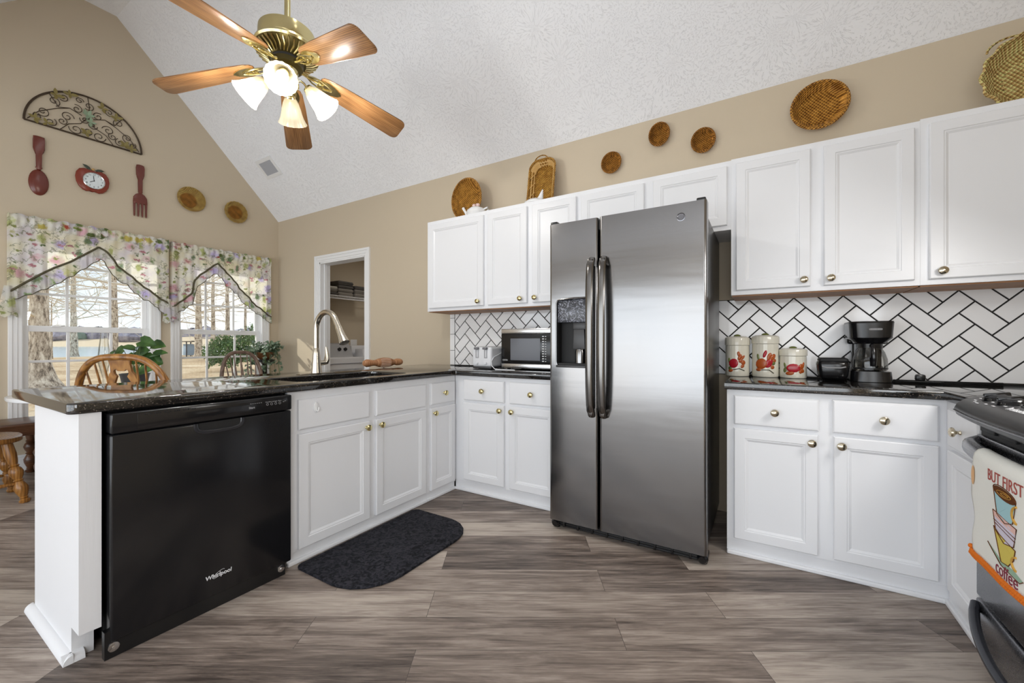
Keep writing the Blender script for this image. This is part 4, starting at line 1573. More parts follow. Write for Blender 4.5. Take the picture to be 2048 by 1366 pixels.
# ------------------------------------------------------------------ ceramic canisters
M_can = mat('cream_glaze', srgb(233, 229, 214), 0.16, spec=0.6)
M_red = mat('red_glaze', srgb(176, 30, 44), 0.2)
M_orange = mat('rust_glaze', srgb(178, 86, 36), 0.25)
M_green = mat('olive_glaze', srgb(108, 116, 62), 0.25)
M_dgreen = mat('dark_twig_glaze', srgb(66, 66, 46), 0.3)
def canister(x, y, r, h, hl, label, fruit, seed):
    rnd = random.Random(seed)
    t = thing('canister', label, 'canister', (x, y, 0.9145), 'cream ceramic canisters on the granite')
    rib = lambda a, i: 1 + 0.018 * abs(math.sin(a * 12)) if 1 <= i else 1
    bm = new_bm()
    add_lathe(bm, [(r * 0.94, 0), (r * 0.97, 0.006), (r * 0.96, h * 0.2), (r * 0.955, h * 0.8), (r * 0.94, h)], 72, None, True, rib)
    obj('body', bm, M_can, t, world=False)
    bm = new_bm()
    add_lathe(bm, [(r * 0.96, h + 0.001), (r * 1.0, h + 0.004), (r * 1.0, h + hl * 0.75), (r * 0.97, h + hl * 0.86), (r * 0.7, h + hl), (1e-6, h + hl * 1.04)], 72, None, True, rib)
    lid = obj('lid', bm, M_can, t, world=False)
    bm = new_bm()
    add_ball(bm, (0.0, 0, h + hl * 1.05), 0.016, 12, 6, (1.3, 1, 0.7))
    obj('lid_finial', bm, M_green, lid, world=False)
    def at(dx, z, out=0.0):
        a = dx / r
        return Vector((math.sin(a) * (r * 0.965 + out), -math.cos(a) * (r * 0.965 + out), z))
    def relief(name, items, m):
        bm = new_bm()
        for dx, z, w, hh, rot in items:
            c = at(dx, z)
            n = at(dx, z, 1.0) - c
            M = basis(c, n.cross(Vector((0, 0, -1))), (0, 0, 1), n) @ Matrix.Rotation(rot, 4, 'Z')
            add_ball(bm, (0, 0, 0), 1.0, 12, 8, (w, hh, 0.005), M)
        obj(name, bm, m, t, world=False)
    k = h
    f, lv, og, tw = fruit
    relief('fruit_relief', [(a, b * k, c, d, e) for a, b, c, d, e in f], M_red)
    relief('leaf_relief', [(a, b * k, c, d, e) for a, b, c, d, e in lv], M_green)
    relief('autumn_leaf_relief', [(a, b * k, c, d, e) for a, b, c, d, e in og], M_orange)
    if tw:
        bm = new_bm()
        add_tube(bm, [at(a, b * k, 0.002) for a, b in tw], 0.0028, 6)
        obj('twig_relief', bm, M_dgreen, t, world=False)
    return t
canister(-0.137, 2.985, 0.069, 0.190, 0.058, 'tall cream canister with a red fruit, standing against the refrigerator',
         ([(-0.018, .42, .027, .030, -.3)], [(-0.045, .5, .008, .02, .2), (-0.04, .25, .012, .012, .5)],
          [(.012, .72, .009, .018, .2), (.018, .62, .010, .02, -.5), (.034, .60, .008, .02, -.7), (.022, .5, .012, .012, 0), (.038, .45, .014, .016, .4), (.034, .33, .010, .014, -.6), (-.036, .18, .016, .010, .3)],
          [(-.045, .2), (-.01, .22), (.015, .25), (.045, .18)]), 1)
canister(0.015, 2.990, 0.073, 0.200, 0.054, 'tallest cream canister with a pumpkin and autumn leaves, the middle of three',
         ([(.018, .42, .020, .030, -.5), (-.002, .70, .009, .024, -.3)], [(-.040, .60, .007, .022, .2), (.046, .42, .012, .012, .2)],
          [(-.022, .40, .030, .034, -.3), (.022, .62, .012, .024, -.3), (.042, .60, .014, .024, -.6), (.052, .50, .012, .012, 0), (-.038, .22, .016, .010, 0), (.040, .30, .012, .012, .6)],
          [(-.045, .2), (-.01, .22), (.02, .22), (.046, .12)]), 2)
canister(0.157, 2.985, 0.070, 0.128, 0.046, 'short cream canister with one round red fruit, nearest the coffee maker',
         ([(-.002, .46, .034, .026, 0)], [(-.046, .56, .007, .02, .3), (-.047, .36, .010, .016, -.2)],
          [(.036, .50, .013, .022, -.4), (.050, .56, .008, .024, -.3), (.046, .34, .012, .014, .5), (-.020, .22, .022, .012, .1), (.036, .30, .010, .012, 0)], None), 3)

# ------------------------------------------------------------------ black zipped case
t = thing('storage_case', 'small black rounded case with a silver line, beside the coffee maker', 'case', (0.335, 2.90, 0.9145))
bm = new_bm()
add_box(bm, -0.065, 0.065, -0.05, 0.05, 0.0, 0.115, 0.03, seg=5)
for v in bm.verts:
    v.co.x *= 1 + 0.20 * (v.co.z / 0.115) ** 1.3
    v.co.y *= 1 + 0.12 * (v.co.z / 0.115)
obj('body', bm, M_black_gloss, t, world=False)
bm = new_bm()
add_box(bm, -0.066, 0.066, -0.052, 0.040, 0.098, 0.124, 0.012, seg=3)
obj('lid', bm, M_black_matte, t, world=False)
bm = new_bm()
add_tube(bm, [(-0.052, -0.0545, 0.076), (-0.03, -0.0575, 0.070), (0.03, -0.0575, 0.070), (0.052, -0.0545, 0.076)], 0.0035, 8)
obj('clasp', bm, M_grey_text, t, world=False)

# ------------------------------------------------------------------ coffee maker
t = thing('coffee_maker', 'black drip coffee maker with a glass carafe in front of the backsplash', 'coffee maker', (0.498, 2.94, 0.9145))
def rbox(bm, w0, w1, d0, d1, z0, z1, r=0.03, sh=0.0):
    """rounded footprint tapering from (w0, d0) to (w1, d1)"""
    def ring(w, d, z):
        p = rounded([(-w / 2, -d[0]), (w / 2, -d[0]), (w / 2, d[1]), (-w / 2, d[1])], {0: r, 1: r, 2: 0.01, 3: 0.01})
        return [bm.verts.new((x, y, z)) for x, y in p]
    a, b = ring(w0, d0, z0), ring(w1, d1, z1)
    n = len(a)
    bm.faces.new(a[::-1]); bm.faces.new(b)
    for k in range(n):
        bm.faces.new((a[k], a[(k + 1) % n], b[(k + 1) % n], b[k]))
bm = new_bm()
rbox(bm, 0.178, 0.168, (0.100, 0.105), (0.095, 0.105), 0.0, 0.054, 0.05)
obj('base', bm, M_black_gloss, t, world=False)
bm = new_bm()
add_box(bm, -0.064, 0.064, 0.045, 0.105, 0.05, 0.32, 0.012, seg=3)
add_box(bm, -0.088, 0.088, 0.035, 0.105, 0.20, 0.315, 0.012, seg=3)
obj('water_tank', bm, M_black_gloss, t, world=False)
bm = new_bm()
rbox(bm, 0.130, 0.186, (0.070, 0.10), (0.092, 0.10), 0.205, 0.235, 0.05)
rbox(bm, 0.178, 0.188, (0.092, 0.10), (0.097, 0.10), 0.234, 0.312, 0.05)
hd = obj('brew_head', bm, M_black_gloss, t, world=False)
bm = new_bm()
rbox(bm, 0.190, 0.186, (0.098, 0.105), (0.094, 0.103), 0.312, 0.322, 0.05)
obj('lid', bm, M_black_plastic, t, world=False)
bm = new_bm()
Mn = basis((0.012, -0.0958, 0.279), (1, 0, 0), (0, 0, 1), (0, -1, 0))
add_prism(bm, rounded([(-0.027, -0.0045), (0.027, -0.0045), (0.027, 0.0045), (-0.027, 0.0045)], {0: .004, 1: .004, 2: .004, 3: .004}), -0.002, 0.001, Mn)
pl = obj('name_plate', bm, M_grey_text, hd, world=False)
bm = new_bm()
text_bm(bm, 'BLACK+DECKER', 0.0068, Mn @ Matrix.Translation((0, 0, 0.0012)), 0.0002)
obj('lettering', bm, M_black_matte, pl, world=False, smooth=False)
bm = new_bm()
add_lathe(bm, [(0.062, 0.056), (0.072, 0.062), (0.074, 0.09), (0.072, 0.12), (0.062, 0.155), (0.050, 0.178), (0.048, 0.19)], 32, Matrix.Translation((0, -0.025, 0)), False)
cf = obj('carafe', bm, M_carafe, t, world=False)
bm = new_bm()
add_lathe(bm, [(0.0735, 0.066), (0.0745, 0.066), (0.0745, 0.074), (0.0735, 0.074)], 32, Matrix.Translation((0, -0.025, 0)), False)
add_lathe(bm, [(0.050, 0.180), (0.053, 0.180), (0.053, 0.202), (0.02, 0.206), (1e-6, 0.206)], 32, Matrix.Translation((0, -0.025, 0)))
obj('collar', bm, M_black_plastic, cf, world=False)
bm = new_bm()
add_tube(bm, [(0.0, -0.075, 0.192), (0.0, -0.098, 0.188), (0.0, -0.108, 0.165), (0.0, -0.110, 0.12), (0.0, -0.104, 0.085)], [0.012, 0.014, 0.015, 0.015, 0.013], 10)
obj('carafe_handle', bm, M_black_gloss, cf, world=False)

# power cord with plug beside the coffee maker
t = thing('power_cord', 'black power cord with its plug lying by the backsplash', 'cord', (0.72, 2.95, 0.9145))
bm = new_bm()
pts = [(0.58, 2.99, 0.9195), (0.61, 2.955, 0.919), (0.66, 2.93, 0.919), (0.72, 2.925, 0.919), (0.775, 2.92, 0.919), (0.79, 2.94, 0.919), (0.74, 2.965, 0.919), (0.68, 2.97, 0.920), (0.66, 2.955, 0.921), (0.72, 2.95, 0.922), (0.80, 2.965, 0.920), (0.90, 2.985, 0.919), (1.02, 3.01, 0.919)]
add_tube(bm, pts, 0.0042, 8)
obj('cable', bm, M_black_matte, t)
bm = new_bm()
add_box(bm, 0.685, 0.725, 2.93, 2.965, 0.922, 0.957, 0.01)
obj('plug', bm, M_black_plastic, t)

# ------------------------------------------------------------------ towel on the oven handle
M_tow = mat('white_towelling', srgb(244, 244, 238), 0.95, spec=0.05)
_t = NT(M_tow)
_t.bump(_t.noise(_t.coord('Object'), 420, 2).outputs['Fac'], 0.4, 0.002)
t = thing('dish_towel', 'white embroidered coffee towel hanging from the oven handle', 'towel', (0.57, 1.64, 0.46))
TY0, TY1 = 1.40, 1.868
def towel_pt(u, v):
    # v: 0 rear hem .. 0.25 over the bar .. 1 front hem ; u along -y
    y = TY1 - (TY1 - TY0) * u
    bar_x = GX - 0.022 - 0.034 * math.sin(PI * (G1 - 0.03 - y) / (G1 - G0 - 0.06)) ** 0.7
    edge = 0.010 * math.sin(v * 23) * max(0, 1 - u * 9)
    if v < 0.22:
        z = 0.56 + (0.762 - 0.56) * v / 0.22
        return Vector((bar_x + 0.024, y - edge, z))
    if v < 0.36:
        a = PI * (v - 0.22) / 0.14
        return Vector((bar_x + 0.024 * math.cos(a), y, 0.762 + 0.028 * math.sin(a)))
    w = (v - 0.36) / 0.64
    z = 0.762 - w * 0.290
    x = bar_x - 0.024 - 0.004 * math.sin(u * 14 + 1) * w * (1 if u < 0.15 or u > 0.95 else 0.25)
    return Vector((x, y + edge * w + 0.012 * math.sin(w * 6.5) * max(0, 1 - u * 10), z))
bm = new_bm()
add_grid(bm, 34, 44, towel_pt)
cl = obj('cloth', bm, M_tow, t)
md = cl.modifiers.new('thick', 'SOLIDIFY'); md.thickness = 0.003; md.offset = 0
def tp(y, z, out=0.0022):
    u = (TY1 - y) / (TY1 - TY0)
    w = (0.762 - z) / 0.290
    p = towel_pt(max(0.0, min(1.0, u)), 0.36 + 0.64 * max(0.0, min(1.0, w)))
    return Vector((p.x - out, y, z))
def dp(y, z, out=0.0022):
    return tp(1.716 - (1.716 - y) * 1.2, z, out)
def patch(name, poly, m, out=0.0022):
    bm = new_bm()
    bm.faces.new([bm.verts.new((y, z, 0)) for y, z in poly])
    bmesh.ops.triangulate(bm, faces=bm.faces)
    bmesh.ops.subdivide_edges(bm, edges=bm.edges, cuts=2)
    for v in bm.verts:
        v.co = dp(v.co.x, v.co.y, out)
    return obj(name, bm, m, t, smooth=False)
def outline(name, lines, m, r=0.0012, out=0.0028):
    bm = new_bm()
    for ln in lines:
        add_tube(bm, [dp(y, z, out) for y, z in ln], r, 5)
    return obj(name, bm, m, t)
def thread(name, r, g, b):
    return mat(name, srgb(r, g, b), 0.8, spec=0.1)
TH_br = thread('brown_thread', 104, 62, 34); TH_aq = thread('aqua_thread', 172, 212, 220); TH_pk = thread('pink_thread', 236, 196, 188)
TH_ye = thread('yellow_thread', 222, 204, 104); TH_gr = thread('sage_thread', 160, 190, 168); TH_red = thread('red_thread', 176, 92, 84)
TH_pl = thread('plum_thread', 140, 62, 78); TH_or = thread('orange_thread', 222, 120, 44); TH_gd = thread('gold_thread', 206, 160, 78); TH_lv = thread('lavender_thread', 222, 216, 232)
def ell(cy, cz, ry, rz, a0=0, a1=2 * PI, n=20, tilt=0.0):
    o = []
    for k in range(n + (0 if abs(a1 - a0 - 2 * PI) < 1e-6 else 1)):
        a = a0 + (a1 - a0) * k / n
        y, z = ry * math.cos(a), rz * math.sin(a)
        o.append((cy + y * math.cos(tilt) - z * math.sin(tilt), cz + y * math.sin(tilt) + z * math.cos(tilt)))
    return o
# a stack of three cups (y falls towards the viewer's side of the towel)
cy = 1.668
cup1 = [(cy + .048, .712), (cy - .048, .700), (cy - .036, .640), (cy - .005, .628), (cy + .030, .640)]
cup2 = [(cy + .050, .645), (cy - .050, .632), (cy - .040, .580), (cy - .002, .572), (cy + .036, .592)]
cup3 = [(cy + .046, .600), (cy + .020, .588), (cy - .046, .574), (cy - .040, .545), (cy - .020, .520), (cy + .010, .516)]
patch('embroidered_cup', cup1, TH_aq); patch('embroidered_cup', cup2, TH_lv); patch('embroidered_cup', cup3, TH_ye)
patch('embroidered_coffee', ell(cy, .705, .046, .014, tilt=0.12), TH_br, 0.0026)
patch('embroidered_stripe', [(cy + .050, .645), (cy - .050, .632), (cy - .047, .615), (cy + .046, .630)], TH_pk, 0.0026)
patch('embroidered_saucer', [(cy + .078, .540), (cy + .055, .530), (cy + .010, .508), (cy - .060, .500), (cy - .070, .508), (cy - .040, .520), (cy + .010, .520)], TH_gr)
outline('stitched_outline', [cup1 + cup1[:1], cup2 + cup2[:1], cup3 + cup3[:1], ell(cy, .706, .048, .016, tilt=0.12) + ell(cy, .706, .048, .016, tilt=0.12)[:1],
        [(cy + .078, .540), (cy + .055, .528), (cy + .010, .506), (cy - .060, .498), (cy - .072, .508)], [(cy + .046, .620), (cy - .046, .606)], [(cy + .043, .612), (cy - .044, .596)]], TH_br)
outline('stitched_handle', [ell(cy - .058, .668, .024, .024, R_(70), R_(-70), 10)], TH_gd, 0.003)
outline('stitched_handle', [ell(cy - .052, .540, .018, .018, R_(80), R_(-80), 10)], TH_gd, 0.003)
outline('stitched_swirl', [ell(cy, .704, .030, .007), ell(cy - .004, .704, .016, .003)], TH_gd, 0.0008, 0.0034)
def stitched_text(body, y, z, size, m, name, stretch=1.0):
    bm = new_bm()
    text_bm(bm, body, size, Matrix.Diagonal((1, stretch, 1, 1)), 0.0004)
    for v in bm.verts:
        v.co = tp(y - v.co.x, z + v.co.y, 0.0024 + v.co.z)
    return obj(name, bm, m, t, smooth=False)
stitched_text('BUT FIRST', 1.662, 0.736, 0.040, TH_red, 'lettering', 1.15)
stitched_text('coffee', 1.648, 0.491, 0.046, TH_pl, 'lettering', 1.1)
patch('embroidered_bean', ell(1.836, .705, .012, .030), thread('peach_thread', 236, 190, 142), 0.0036)
# crocheted hem
bm = new_bm()
for k in range(46):
    y = TY1 + 0.006 - (TY1 - TY0 + 0.012) * k / 45
    p = tp(y, 0.4725, 0.001)
    add_ball(bm, (p.x, p.y, 0.466 + (0.010 if k == 0 else 0)), 0.0075, 8, 5)
    add_ball(bm, (p.x - 0.001, p.y - 0.003, 0.457), 0.0062, 8, 5)
obj('crochet_hem', bm, TH_or, t)

# ------------------------------------------------------------------ wicker
def wicker(name, c0, c1, f=150):
    m = mat(name, c1, 0.38, spec=0.4)
    t = NT(m)
    v = t.coord('Object')
    sp = t.n('SeparateXYZ'); t.l(v, sp.inputs[0])
    def wave(o, k):
        return t.math('SINE', t.math('MULTIPLY', o, k))
    a = t.math('ADD', sp.outputs[0], t.math('MULTIPLY', sp.outputs[1], 1.0))
    w = t.math('MULTIPLY', wave(a, f), wave(sp.outputs[2], f))
    n = t.noise(v, 26, 3)
    fct = t.math('ADD', t.math('MULTIPLY', w, 0.34), n.outputs['Fac'])
    t.base(t.ramp(fct, [(0.18, c0), (0.48, c1), (0.80, tuple(min(1, x * 1.7) for x in c1[:3]) + (1,))]))
    t.bump(w, 1.0, 0.010)
    return m
M_wick = wicker('ochre_wicker', srgb(128, 76, 24), srgb(206, 146, 66), 330)
M_wick_fine = wicker('fine_wicker', srgb(146, 94, 34), srgb(214, 156, 74), 360)
M_wick_gold = wicker('honey_wicker', srgb(176, 128, 62), srgb(228, 182, 106), 420)
M_wick_pale = wicker('pale_wicker', srgb(184, 142, 78), srgb(232, 196, 128), 300)
M_wick_dark = wicker('brown_wicker', srgb(116, 70, 24), srgb(188, 128, 56), 420)

def wall_basket(label, c, ex, n, rx, rz, depth, m, rim=0.008, scallop=0, inner=None, group=None, name='wicker_basket'):
    """shallow bowl hung with its open side towards the room; ex: width axis, n: towards the room"""
    c = Vector(c); n = Vector(n)
    t = thing(name, label, 'basket', c, group)
    M = basis((0, 0, 0), ex, (0, 0, 1), n)
    prof = [(0.0, 0.004), (0.35, 0.004), (0.60, 0.006), (0.72, 0.18 * depth), (0.86, 0.62 * depth), (1.0, depth)]
    seg = 56
    bm = new_bm()
    wob = (lambda a: 1 + 0.03 * math.cos(a * scallop)) if scallop else (lambda a: 1.0)
    prev = None
    for side in (0, 1):
        pf = prof if side == 0 else [(r + 0.02, z - 0.004) for r, z in reversed(prof[1:])] + [(0.0, 0.0)]
        for r, z in pf:
            ring = [bm.verts.new(M @ Vector((rx * r * (wob(2 * PI * k / seg) if r > .8 else 1) * math.cos(2 * PI * k / seg), rz * r * (wob(2 * PI * k / seg) if r > .8 else 1) * math.sin(2 * PI * k / seg), z))) for k in range(seg)] if r > 0 else [bm.verts.new(M @ Vector((0, 0, z)))]
            if prev:
                for k in range(seg):
                    if len(prev) == 1:
                        bm.faces.new((prev[0], ring[k], ring[(k + 1) % seg]))
                    elif len(ring) == 1:
                        bm.faces.new((prev[k], prev[(k + 1) % seg], ring[0]))
                    else:
                        bm.faces.new((prev[k], prev[(k + 1) % seg], ring[(k + 1) % seg], ring[k]))
            prev = ring
    obj('bowl', bm, m, t, world=False, doubles=False)
    bm = new_bm()
    add_tube(bm, [M @ Vector((rx * wob(2 * PI * k / 64) * math.cos(2 * PI * k / 64), rz * wob(2 * PI * k / 64) * math.sin(2 * PI * k / 64), depth)) for k in range(64)], rim, 8, True)
    obj('rim', bm, m, t, world=False)
    if inner:
        ix, iz, ir, im = inner
        bm = new_bm()
        add_lathe(bm, [(ir, 0.0045), (ir, 0.0085), (ir * .9, 0.0095), (1e-6, 0.0095)], 40, M @ Matrix.Translation((ix, iz, 0)))
        obj('woven_centre', bm, im, t, world=False)
    return t
BN = (0, -1, 0); BXv = (1, 0, 0)
WB = BY - 0.001
wall_basket('round ochre basket standing on the cabinets behind the white teapot', (-2.243, 2.955, 2.385), BXv, (0, -0.97, 0.22), 0.158, 0.182, 0.055, M_wick, 0.009)
wall_basket('small round basket on the wall closest above the refrigerator doors seam', (-0.977, WB, 2.487), BXv, BN, 0.073, 0.076, 0.03, M_wick_dark, 0.006, group='small round wall baskets')
wall_basket('small round basket hung highest, just under the ceiling edge', (-0.627, WB, 2.607), BXv, BN, 0.068, 0.080, 0.035, M_wick_dark, 0.006, group='small round wall baskets')
wall_basket('small round basket hung between the high one and the large oval basket', (-0.342, WB, 2.493), BXv, BN, 0.072, 0.080, 0.03, M_wick_dark, 0.006, group='small round wall baskets')
wall_basket('large oval ochre basket hung on the wall above the cabinets', (0.288, WB - 0.01, 2.527), BXv, (0.0, -1, 0.0), 0.137, 0.135, 0.05, M_wick, 0.008)
bk = wall_basket('large pale scalloped basket standing on the end wall cabinet', (1.095, 2.95, 2.395), BXv, (0, -0.97, 0.2), 0.182, 0.175, 0.05, M_wick_pale, 0.007, 14, (0.0, -0.02, 0.10, M_wick_pale))
bm = new_bm()
add_tube(bm, [(-0.055 + 0.085 * math.cos(a), 0.03, 0.165 + 0.055 * math.sin(a)) for a in [PI * k / 12 for k in range(13)]], 0.005, 8)
obj('handle', bm, M_wick_pale, bk, world=False)
wall_basket('flat honey woven plate with an off centre brown middle, hung above the windows', (WX + 0.001, 2.088, 2.752), (0, 1, 0), (1, 0, 0), 0.132, 0.130, 0.022, M_wick_gold, 0.006, 0, (-0.028, -0.022, 0.082, M_wick_dark), 'woven plates above the windows', 'woven_plate')
wall_basket('scalloped brown woven plate hung nearest the room corner above the windows', (WX + 0.001, 2.545, 2.728), (0, 1, 0), (1, 0, 0), 0.122, 0.122, 0.030, M_wick_gold, 0.008, 18, (0, 0, 0.080, M_wick_dark), 'woven plates above the windows', 'woven_plate')

# rectangular basket tray with a loop handle
t = thing('wicker_tray', 'rectangular ochre wicker tray with a loop handle leaning above the cabinets', 'tray', (-1.527, 2.99, 2.200))
Mq = basis((-1.527, 2.985, 2.203), (1, 0, 0), (0, 0.16, 1), (0, -1, 0.16))
def rr(w, h, r, z, n=None):
    p = rounded([(-w / 2, -h / 2), (w / 2, -h / 2), (w / 2, h / 2), (-w / 2, h / 2)], {0: r, 1: r, 2: r, 3: r})
    return [Vector((x, y + 0.205, z)) for x, y in p]
rings = [rr(0.150, 0.330, 0.04, 0.004), rr(0.166, 0.345, 0.045, 0.012), rr(0.225, 0.405, 0.075, 0.062), rr(0.232, 0.412, 0.075, 0.060), rr(0.172, 0.352, 0.045, 0.004), rr(0.150, 0.330, 0.04, 0.0)]
bm = new_bm()
vr = [[bm.verts.new(Mq @ p) for p in r] for r in rings]
for a, b in zip(vr, vr[1:]):
    for k in range(len(a)):
        bm.faces.new((a[k], a[(k + 1) % len(a)], b[(k + 1) % len(a)], b[k]))
bm.faces.new(vr[0]); bm.faces.new(vr[-1])
obj('tray_body', bm, M_wick_fine, t)
bm = new_bm()
for z_, rr_ in ((0.045, (0.196, 0.375, 0.06)), (0.022, (0.176, 0.356, 0.05))):
    pts = rr(rr_[0], rr_[1], rr_[2], z_)
    add_tube(bm, [Mq @ p for p in pts], 0.004, 6, True)
pa, pb = rr(0.160, 0.340, 0.045, 0.014), rr(0.212, 0.392, 0.07, 0.058)
for k in range(len(pa)):
    for w in range(3):
        q0 = pa[k].lerp(pa[(k + 1) % len(pa)], w / 3); q1 = pb[k].lerp(pb[(k + 1) % len(pb)], ((w + 0.8) / 3) % 1.0)
        add_tube(bm, [Mq @ q0, Mq @ q1], 0.0035, 5)
obj('openwork_side', bm, mat('straw', srgb(214, 176, 112), 0.5), t)
bm = new_bm()
add_tube(bm, [Mq @ p for p in rr(0.230, 0.410, 0.075, 0.062)], 0.008, 8, True)
obj('rim', bm, M_wick_fine, t)
bm = new_bm()
add_tube(bm, [Mq @ Vector((-0.018 + 0.058 * math.cos(a), 0.408 + 0.045 * math.sin(a), 0.055)) for a in [PI * k / 12 for k in range(13)]], 0.0045, 8)
obj('handle', bm, M_wick_fine, t)

# white ceramics on the cabinet tops
t = thing('ceramic_teapot', 'white ceramic teapot with rosebuds on its lid, on the cabinets before the round basket', 'teapot', (-2.10, 2.86, 2.2005))
bm = new_bm()
add_lathe(bm, [(0.05, 0), (0.075, 0.012), (0.086, 0.035), (0.080, 0.058), (0.058, 0.078), (0.03, 0.090), (1e-6, 0.093)], 28, wob=lambda a, i: 1 + 0.02 * math.cos(8 * a))
obj('body', bm, M_ceramic, t, world=False)
bm = new_bm()
add_tube(bm, [(-0.07, 0.01, 0.03), (-0.105, 0.0, 0.045), (-0.120, -0.01, 0.075), (-0.135, -0.012, 0.100)], [0.020, 0.015, 0.011, 0.013], 12)
obj('spout', bm, M_ceramic, t, world=False)
bm = new_bm()
add_tube(bm, [(0.075, 0, 0.06), (0.115, 0, 0.07), (0.125, 0, 0.045), (0.08, 0, 0.022)], 0.007, 8)
obj('handle', bm, M_ceramic, t, world=False)
M_rose = mat('pink_rose_glaze', srgb(226, 196, 190), 0.25)
for p in ((-0.018, -0.01, 0.103), (0.020, -0.005, 0.104), (0.0, 0.012, 0.112)):
    bm = new_bm()
    add_ball(bm, p, 0.017, 12, 8, (1, 1, 0.85))
    obj('rosebud', bm, M_rose, t, world=False)
t = thing('ceramic_dish', 'white ceramic piece with an upright point, on the cabinets before the wicker tray', 'ceramic dish', (-1.52, 2.86, 2.2005))
bm = new_bm()
add_lathe(bm, [(0.05, 0), (0.09, 0.01), (0.094, 0.022), (0.07, 0.040), (0.03, 0.052), (1e-6, 0.055)], 28)
obj('body', bm, M_ceramic, t, world=False)
bm = new_bm()
add_tube(bm, [(0.035, -0.01, 0.03), (0.048, -0.012, 0.06), (0.057, -0.012, 0.09), (0.064, -0.012, 0.112)], [0.028, 0.019, 0.011, 0.004], 12)
obj('pointed_spout', bm, M_ceramic, t, world=False)

# ------------------------------------------------------------------ wall ornaments over the windows
M_iron = mat('dark_bronze_iron', srgb(74, 60, 46), 0.5, 0.5)
M_leaf_p = mat('painted_metal_leaf', srgb(134, 120, 66), 0.5)
M_leaf_g = mat('verdigris_leaf', srgb(138, 158, 130), 0.5)
WXO = WX + 0.012
fanc, fz, fr_, fh = 1.250, 3.088, 0.400, 0.395
def wp(y, z, o=0.0):
    return Vector((WXO + o, y, z))
t = thing('scrollwork_wall_panel', 'half round iron scrollwork panel with painted leaves, high on the window wall', 'wall decoration', (WX, fanc, fz))
bm = new_bm()
arc = [wp(fanc + fr_ * math.cos(a), fz + fh * math.sin(a)) for a in [PI * k / 40 for k in range(41)]]
add_tube(bm, arc, 0.008, 8)
add_tube(bm, [arc[0], arc[-1]], 0.008, 8)
obj('border', bm, M_iron, t)
bm = new_bm()
def curl(y, z, r, a0, turns, sgn=1, tail=None):
    pts = []
    n = int(18 * turns)
    for k in range(n + 1):
        s = k / n
        a = a0 + sgn * s * turns * 2 * PI
        q = r * (1 - 0.82 * s)
        pts.append(wp(y + q * math.cos(a), z + q * math.sin(a)))
    if tail:
        pts = [wp(*p) for p in tail] + pts
    add_tube(bm, pts, 0.0032, 6)
def sp(u, v):   # u -1..1 across, v 0..1 up
    return (fanc + u * fr_, fz + v * fh)
for u, v, r, a0, sg in ((-.72, .30, .045, 4, 1), (-.60, .12, .040, 1, -1), (-.55, .62, .042, 5, 1), (-.34, .36, .046, 0, 1), (-.18, .62, .040, 2, -1), (-.20, .13, .048, 3, 1),
                       (.20, .12, .048, 0, -1), (.02, .78, .040, 4, 1), (.18, .60, .040, 1, 1), (.36, .34, .046, 3, -1), (.58, .13, .040, 2, 1), (.55, .60, .042, 4, -1), (.72, .30, .045, 5, -1), (-.05, .42, .036, 3, 1), (.08, .34, .036, 0, -1), (-.80, .16, .030, 2, 1), (.82, .16, .030, 1, -1), (-.40, .78, .034, 4, 1), (.38, .80, .034, 5, -1), (-.42, .22, .034, 1, -1), (.44, .22, .034, 2, 1), (-.14, .84, .030, 0, 1), (.0, .16, .036, 4, 1)):
    y, z = sp(u, v)
    curl(y, z, r, a0, 1.35, sg)
for ln in (((-.95, .04), (-.78, .28), (-.50, .48), (-.30, .58), (-.10, .50)), ((.95, .04), (.78, .28), (.50, .48), (.30, .58), (.10, .50)), ((-.45, .02), (-.32, .20), (-.12, .30), (0, .50), (.03, .75), (0, .98)),
           ((.45, .02), (.32, .20), (.12, .30), (0, .50)), ((-.62, .75), (-.48, .52), (-.30, .58)), ((.62, .75), (.48, .52), (.30, .58))):
    add_tube(bm, [wp(*sp(*p)) for p in ln], 0.0034, 6)
obj('scrolls', bm, M_iron, t)
def leaves(name, spots, m, s, seed):
    rnd = random.Random(seed)
    bm = new_bm()
    for u, v, k in spots:
        y, z = sp(u, v)
        for i in range(k):
            a = i / k * 2 * PI + rnd.uniform(-.3, .3)
            M = basis(wp(y, z, 0.004), (0, math.cos(a), math.sin(a)), (0, -math.sin(a), math.cos(a)), (1, 0, 0))
            q = s * rnd.uniform(.8, 1.25)
            add_prism(bm, [(0, 0), (q * .35, q * .24), (q * .7, q * .20), (q, 0), (q * .7, -q * .2), (q * .35, -q * .24)], 0, 0.003, M @ Matrix.Rotation(-0.35, 4, 'Y'))
    obj(name, bm, m, t, smooth=False)
leaves('painted_leaves', [(-.84, .10, 4), (-.66, .06, 3), (-.52, .78, 4), (-.30, .90, 4), (.26, .84, 4), (.50, .72, 4), (.66, .10, 5), (.80, .06, 4), (-.02, .12, 5)], M_leaf_p, 0.050, 4)
leaves('green_leaves', [(0, .55, 6), (.05, .40, 4)], M_leaf_g, 0.046, 5)

